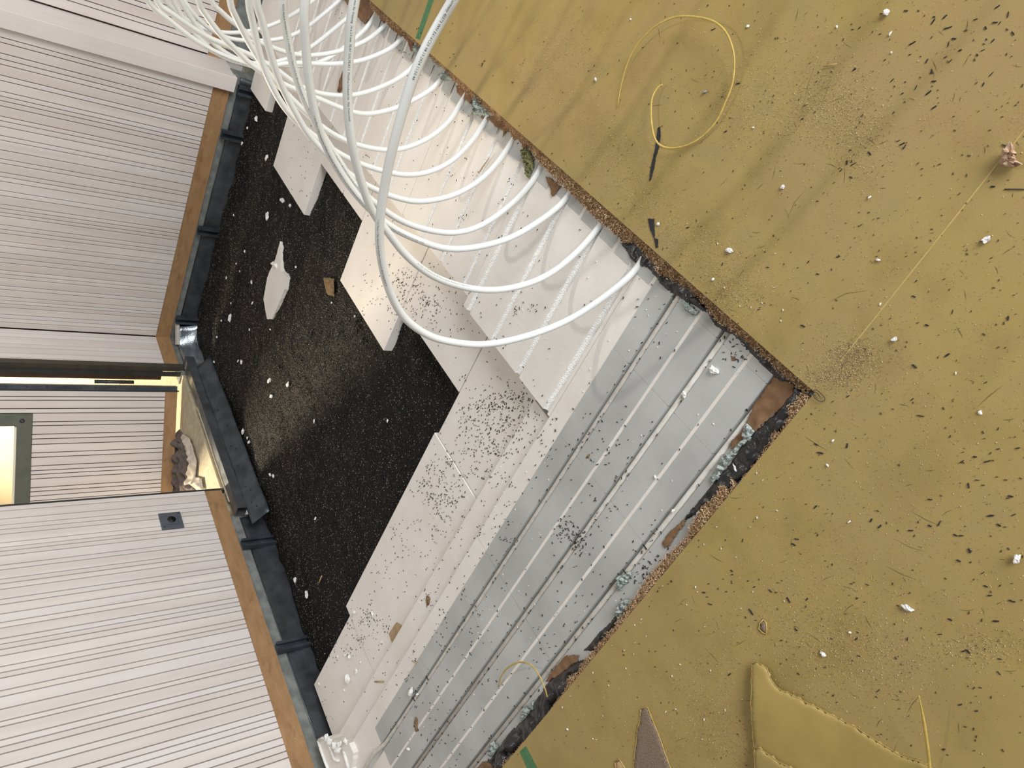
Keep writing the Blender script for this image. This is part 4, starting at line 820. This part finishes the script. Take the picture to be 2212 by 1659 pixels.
flat_chip('bark_chip', crop(640, 1104, [(845, 540), (865, 560), (860, 600), (845, 615), (840, 580)], S7), Z2, .006, 'bark', 'brown bark chip on the foam ledge', 'bark')
flat_chip('bark_chip', crop(640, 1104, [(770, 1330), (785, 1340), (785, 1420), (772, 1425), (762, 1370)], S7), Z1, .006, 'bark', 'splintery brown bark chip on the aluminium plates', 'bark', .002)
flat_chip('bark_chip', crop(640, 0, [(300, 460), (318, 470), (300, 560), (285, 600), (268, 590), (280, 520)], S7), Z1, .005, 'kraft_paper', 'elongated brown paper flake on the foam behind the second hanging pipe', 'paper flake')
flat_chip('bark_chip', [(700, 600), (722, 602), (722, 640), (708, 636), (702, 615)], -.118, .010, 'bark', 'brown wood chunk half sunk in the granulate left of the jutting board', 'wood chunk', .005)
flat_chip('bark_chip', [(1275, 980), (1268, 985), (1266, 990), (1272, 990)], Z1, .003, 'bark', 'tiny brown crumb on the aluminium plates', 'crumb', .002)
flat_chip('bark_chip', [(1580, 770), (1588, 770), (1590, 778), (1582, 780)], Z1, .004, 'bark', 'reddish brown crumb near the torn corner plates', 'crumb', .002)
foam_piece('foam_slab_piece', [(610, 522), (600, 560), (582, 600), (574, 648), (582, 690), (592, 690), (606, 660), (620, 625), (624, 600), (612, 585)], -.115, .012, 'foam_board', 'pale foam slab fragment half buried in the black granulate', 'foam fragment', .005)
put('foam_crumb', [(602, 575, .02), (594, 570, .014)], 'foam_raw', (.01, .02), 'white foam lump on the half buried foam fragment', 'foam crumb', 'foam lumps on the buried fragment')
put('foam_crumb', [(384, 890, .016), (399, 1010, .014), (380, 1022, .012), (395, 912, .008), (416, 911, .008), (424, 928, .006)], 'foam_raw', (.006, .01), 'white foam crumb on the door threshold', 'foam crumb', 'foam crumbs on the threshold')
# crumpled pinkish paper
pp = at(2185, 345); e = empty('crumpled_paper', tuple(pp)); 
for du, dv, r in ((0, -13, .0075), (2, 8, .008), (-5, 0, .005)):
    o = chip('paper_fold', (0, 0, 0), r, 'paper_pink', .9, .9, 3, e); q = at(2185 + du, 345 + dv) - pp; o.location = q
tag(e, 'crumpled pinkish paper lump near the right edge of the yellow floor', 'paper lump')
put('wool_crumb', [(1524, 199, .004)], 'wool_teal', (.003, .004), 'pale blue wool crumb inside the yellow strip loop', 'wool crumb', None)
for u, v, l in ((2178, 410, 'dark thin splinter near the right frame edge below the pink paper'),): stick('splinter', (2170, 409), (2215, 409), 0, .0009, 'rubber', l, 'splinter', .001)
hp = [(1752, 850), (1762, 842), (1775, 852), (1782, 862), (1774, 868), (1760, 860), (1757, 848), (1764, 848), (1772, 858)]
tag(tube('wire_curl', spline([at(u, v, .004) for u, v in hp], 6), .0006, 'rubber', None, 6), 'fine dark wire curl at the torn floor corner', 'wire')

# black granules strewn over boards, plates and floor
def strew(name, items, mat, label, parent=None, zoff=.0012, L=(.0013, .0031)):
    mb = MB()
    for u, v in items:
        p = surf(u, v)
        if p.z < Z3 - .01: continue
        a = random.uniform(0, 6.28); l = random.uniform(*L); d = Vector((math.cos(a), math.sin(a), random.uniform(-.1, .3))); s = Vector((-d.y, d.x, 0)) * random.uniform(.25, .5)
        mb.obox(p + Vector((0, 0, zoff)), d * l, s * l * .55, (0, 0, .0009))
    o = mb.build(name, mat); return tag(o, label, 'granules', None, 'stuff')
it = []
for u, v, su, sv, n_ in ((1085, 885, 45, 40, 330), (1050, 930, 45, 40, 220), (1030, 990, 40, 50, 130), (950, 1060, 30, 35, 250), (985, 1075, 12, 40, 60), (870, 620, 45, 40, 260), (920, 660, 60, 40, 200), (1000, 700, 60, 40, 80), (790, 1350, 22, 26, 150), (740, 1395, 30, 22, 90), (690, 1560, 15, 40, 60), (860, 1150, 16, 16, 60), (870, 1220, 60, 60, 130), (650, 320, 30, 40, 60), (720, 430, 40, 40, 60), (900, 250, 110, 110, 170), (1020, 450, 80, 80, 90), (1150, 620, 110, 80, 90), (960, 1330, 70, 100, 90), (1150, 960, 25, 60, 90), (1080, 1070, 30, 60, 90), (980, 1240, 40, 80, 80), (840, 1480, 60, 60, 60)):
    n_ = int(n_ * (.8 if n_ > 100 else .55)); cl = [(random.gauss(u, su), random.gauss(v, sv)) for _ in range(max(4, n_ // 9))]
    for _ in range(n_):
        if random.random() < .5: it.append((random.gauss(u, su), random.gauss(v, sv)))
        else: c_ = random.choice(cl); it.append((random.gauss(c_[0], 6), random.gauss(c_[1], 6)))
strew('strewn_granules', it, 'granule_black', 'black granules strewn over the white foam boards')
it = [(random.gauss(u, s), random.gauss(v, s)) for u, v, s, n_ in ((1250, 1165, 14, 60), (1215, 1140, 12, 40), (1290, 1120, 60, 30), (1330, 960, 50, 25), (1250, 1250, 60, 30), (1600, 760, 22, 40), (1400, 1240, 22, 45), (1430, 1180, 30, 20), (1280, 960, 40, 20), (1420, 720, 60, 15), (1080, 1350, 80, 30), (980, 1500, 70, 40), (1150, 1420, 60, 40), (950, 1600, 50, 30)) for _ in range(n_)]
for k in range(3):
    for _ in range(70):
        y = random.uniform(.5, 2.3); x = XK[k] + random.choice((-.0095, -.0095, .0095, .075)); c = Vector((x, y, Z1)) - CAMP; cz = sum(R[2][j] * c[j] for j in range(3)); it.append((CX + F * sum(R[0][j] * c[j] for j in range(3)) / cz, CY + F * sum(R[1][j] * c[j] for j in range(3)) / cz))
strew('strewn_granules', it, 'granule_black', 'black granules and slivers strewn over the aluminium plates', L=(.0012, .0034))
it = [(random.uniform(560, 1700), random.uniform(520, 1600)) for _ in range(260)]
strew('foam_beads', it, 'foam_raw', 'tiny white foam beads sprinkled over plates and boards', L=(.0012, .002))
# sawdust and fine dirt on the yellow floor
mb = MB(); md = MB(); mz = MB()
def onfloor(u, v):
    p = at(u, v); return p if (p.x < E2 or p.y < E1) and -40 < u < 2300 and -60 < v < 1760 else None
for u, v, su, sv, n_ in ((1180, 160, 60, 70, 900), (1320, 330, 60, 60, 900), (1380, 460, 50, 50, 700), (1240, 90, 60, 40, 400), (1640, 230, 90, 60, 800), (1790, 230, 50, 50, 600), (1850, 300, 40, 60, 400), (1840, 770, 30, 20, 900), (1800, 815, 40, 15, 600), (1500, 550, 70, 50, 900), (1580, 640, 40, 30, 500), (1800, 1390, 90, 50, 700), (1870, 1440, 90, 60, 600), (1520, 1480, 50, 50, 500), (1560, 1590, 80, 40, 700), (1700, 1300, 90, 60, 400), (2130, 1400, 50, 20, 260), (1360, 1560, 90, 60, 500), (1700, 120, 300, 120, 700), (1800, 700, 300, 300, 1800), (1800, 1200, 300, 250, 1800)):
    for _ in range(int(n_ * 2.2)):
        p = onfloor(random.gauss(u, su), random.gauss(v, sv))
        if p: (mb if random.random() < .6 else mz if random.random() < .8 else md).tetra(p + Vector((0, 0, .0005)), random.uniform(.0005, .0013))
o = mz.build('dust_grains', 'dust_brown'); tag(o, 'brown fibre dust lying in patches on the yellow floor', 'dust', None, 'stuff')
o = mb.build('sawdust_grains', 'sawdust'); tag(o, 'fine pale sawdust grains scattered over the yellow floor', 'sawdust', None, 'stuff')
for _ in range(900):
    p = onfloor(random.uniform(850, 2230), random.uniform(-20, 1680))
    if p: a = random.uniform(0, 6.28); l = random.uniform(.0008, .0022); md.obox(p + Vector((0, 0, .0006)), Vector((math.cos(a), math.sin(a), 0)) * l, Vector((-math.sin(a), math.cos(a), 0)) * l * .3, (0, 0, .0005))
o = md.build('dark_grit', 'granule_brown'); tag(o, 'fine dark grit scattered over the yellow floor', 'grit', None, 'stuff')
# scuffs worn into the surface
mb = MB()
sc = [((1785, 655), (1878, 627)), ((1735, 940), (1790, 975)), ((1420, 1070), (1470, 1090)), ((1910, 1220), (1985, 1255)), ((1925, 1160), (2010, 1195)), ((1290, 1140), (1310, 1160)), ((1520, 1395), (1560, 1440)), ((2110, 880), (2170, 830)), ((1760, 140), (1735, 230)), ((1790, 185), (1770, 240)), ((1990, 1500), (1960, 1540)), ((1860, 1600), (1875, 1650)), ((1900, 1610), (1880, 1650)), ((1565, 145), (1550, 170)), ((1745, 405), (1700, 475)), ((1940, 1600), (1915, 1645)), ((1960, 1100), (2040, 1140)), ((1650, 1490), (1695, 1540))]
for _ in range(130):
    u, v = random.uniform(1400, 2200), random.uniform(0, 1650); a = random.uniform(0, 3.14); l = random.uniform(8, 40); sc.append(((u, v), (u + l * math.cos(a), v + l * math.sin(a))))
for a, b in sc:
    p, q = onfloor(*a), onfloor(*b)
    if p and q and (q - p).length > .001:
        d = (q - p); s = Vector((-d.y, d.x, 0)).normalized() * random.uniform(.0003, .0007); m_ = (p + q) / 2 + Vector((-d.y, d.x, 0)) * random.uniform(-.1, .1)
        i = len(mb.v); mb.v += [tuple(p + Vector((0, 0, .0003))), tuple(m_ + s + Vector((0, 0, .0003))), tuple(q + Vector((0, 0, .0003))), tuple(m_ - s + Vector((0, 0, .0003)))]; mb.f.append((i, i + 3, i + 2, i + 1))
o = mb.build('scuff_marks', 'scuff', floor); o['kind'] = 'stuff'
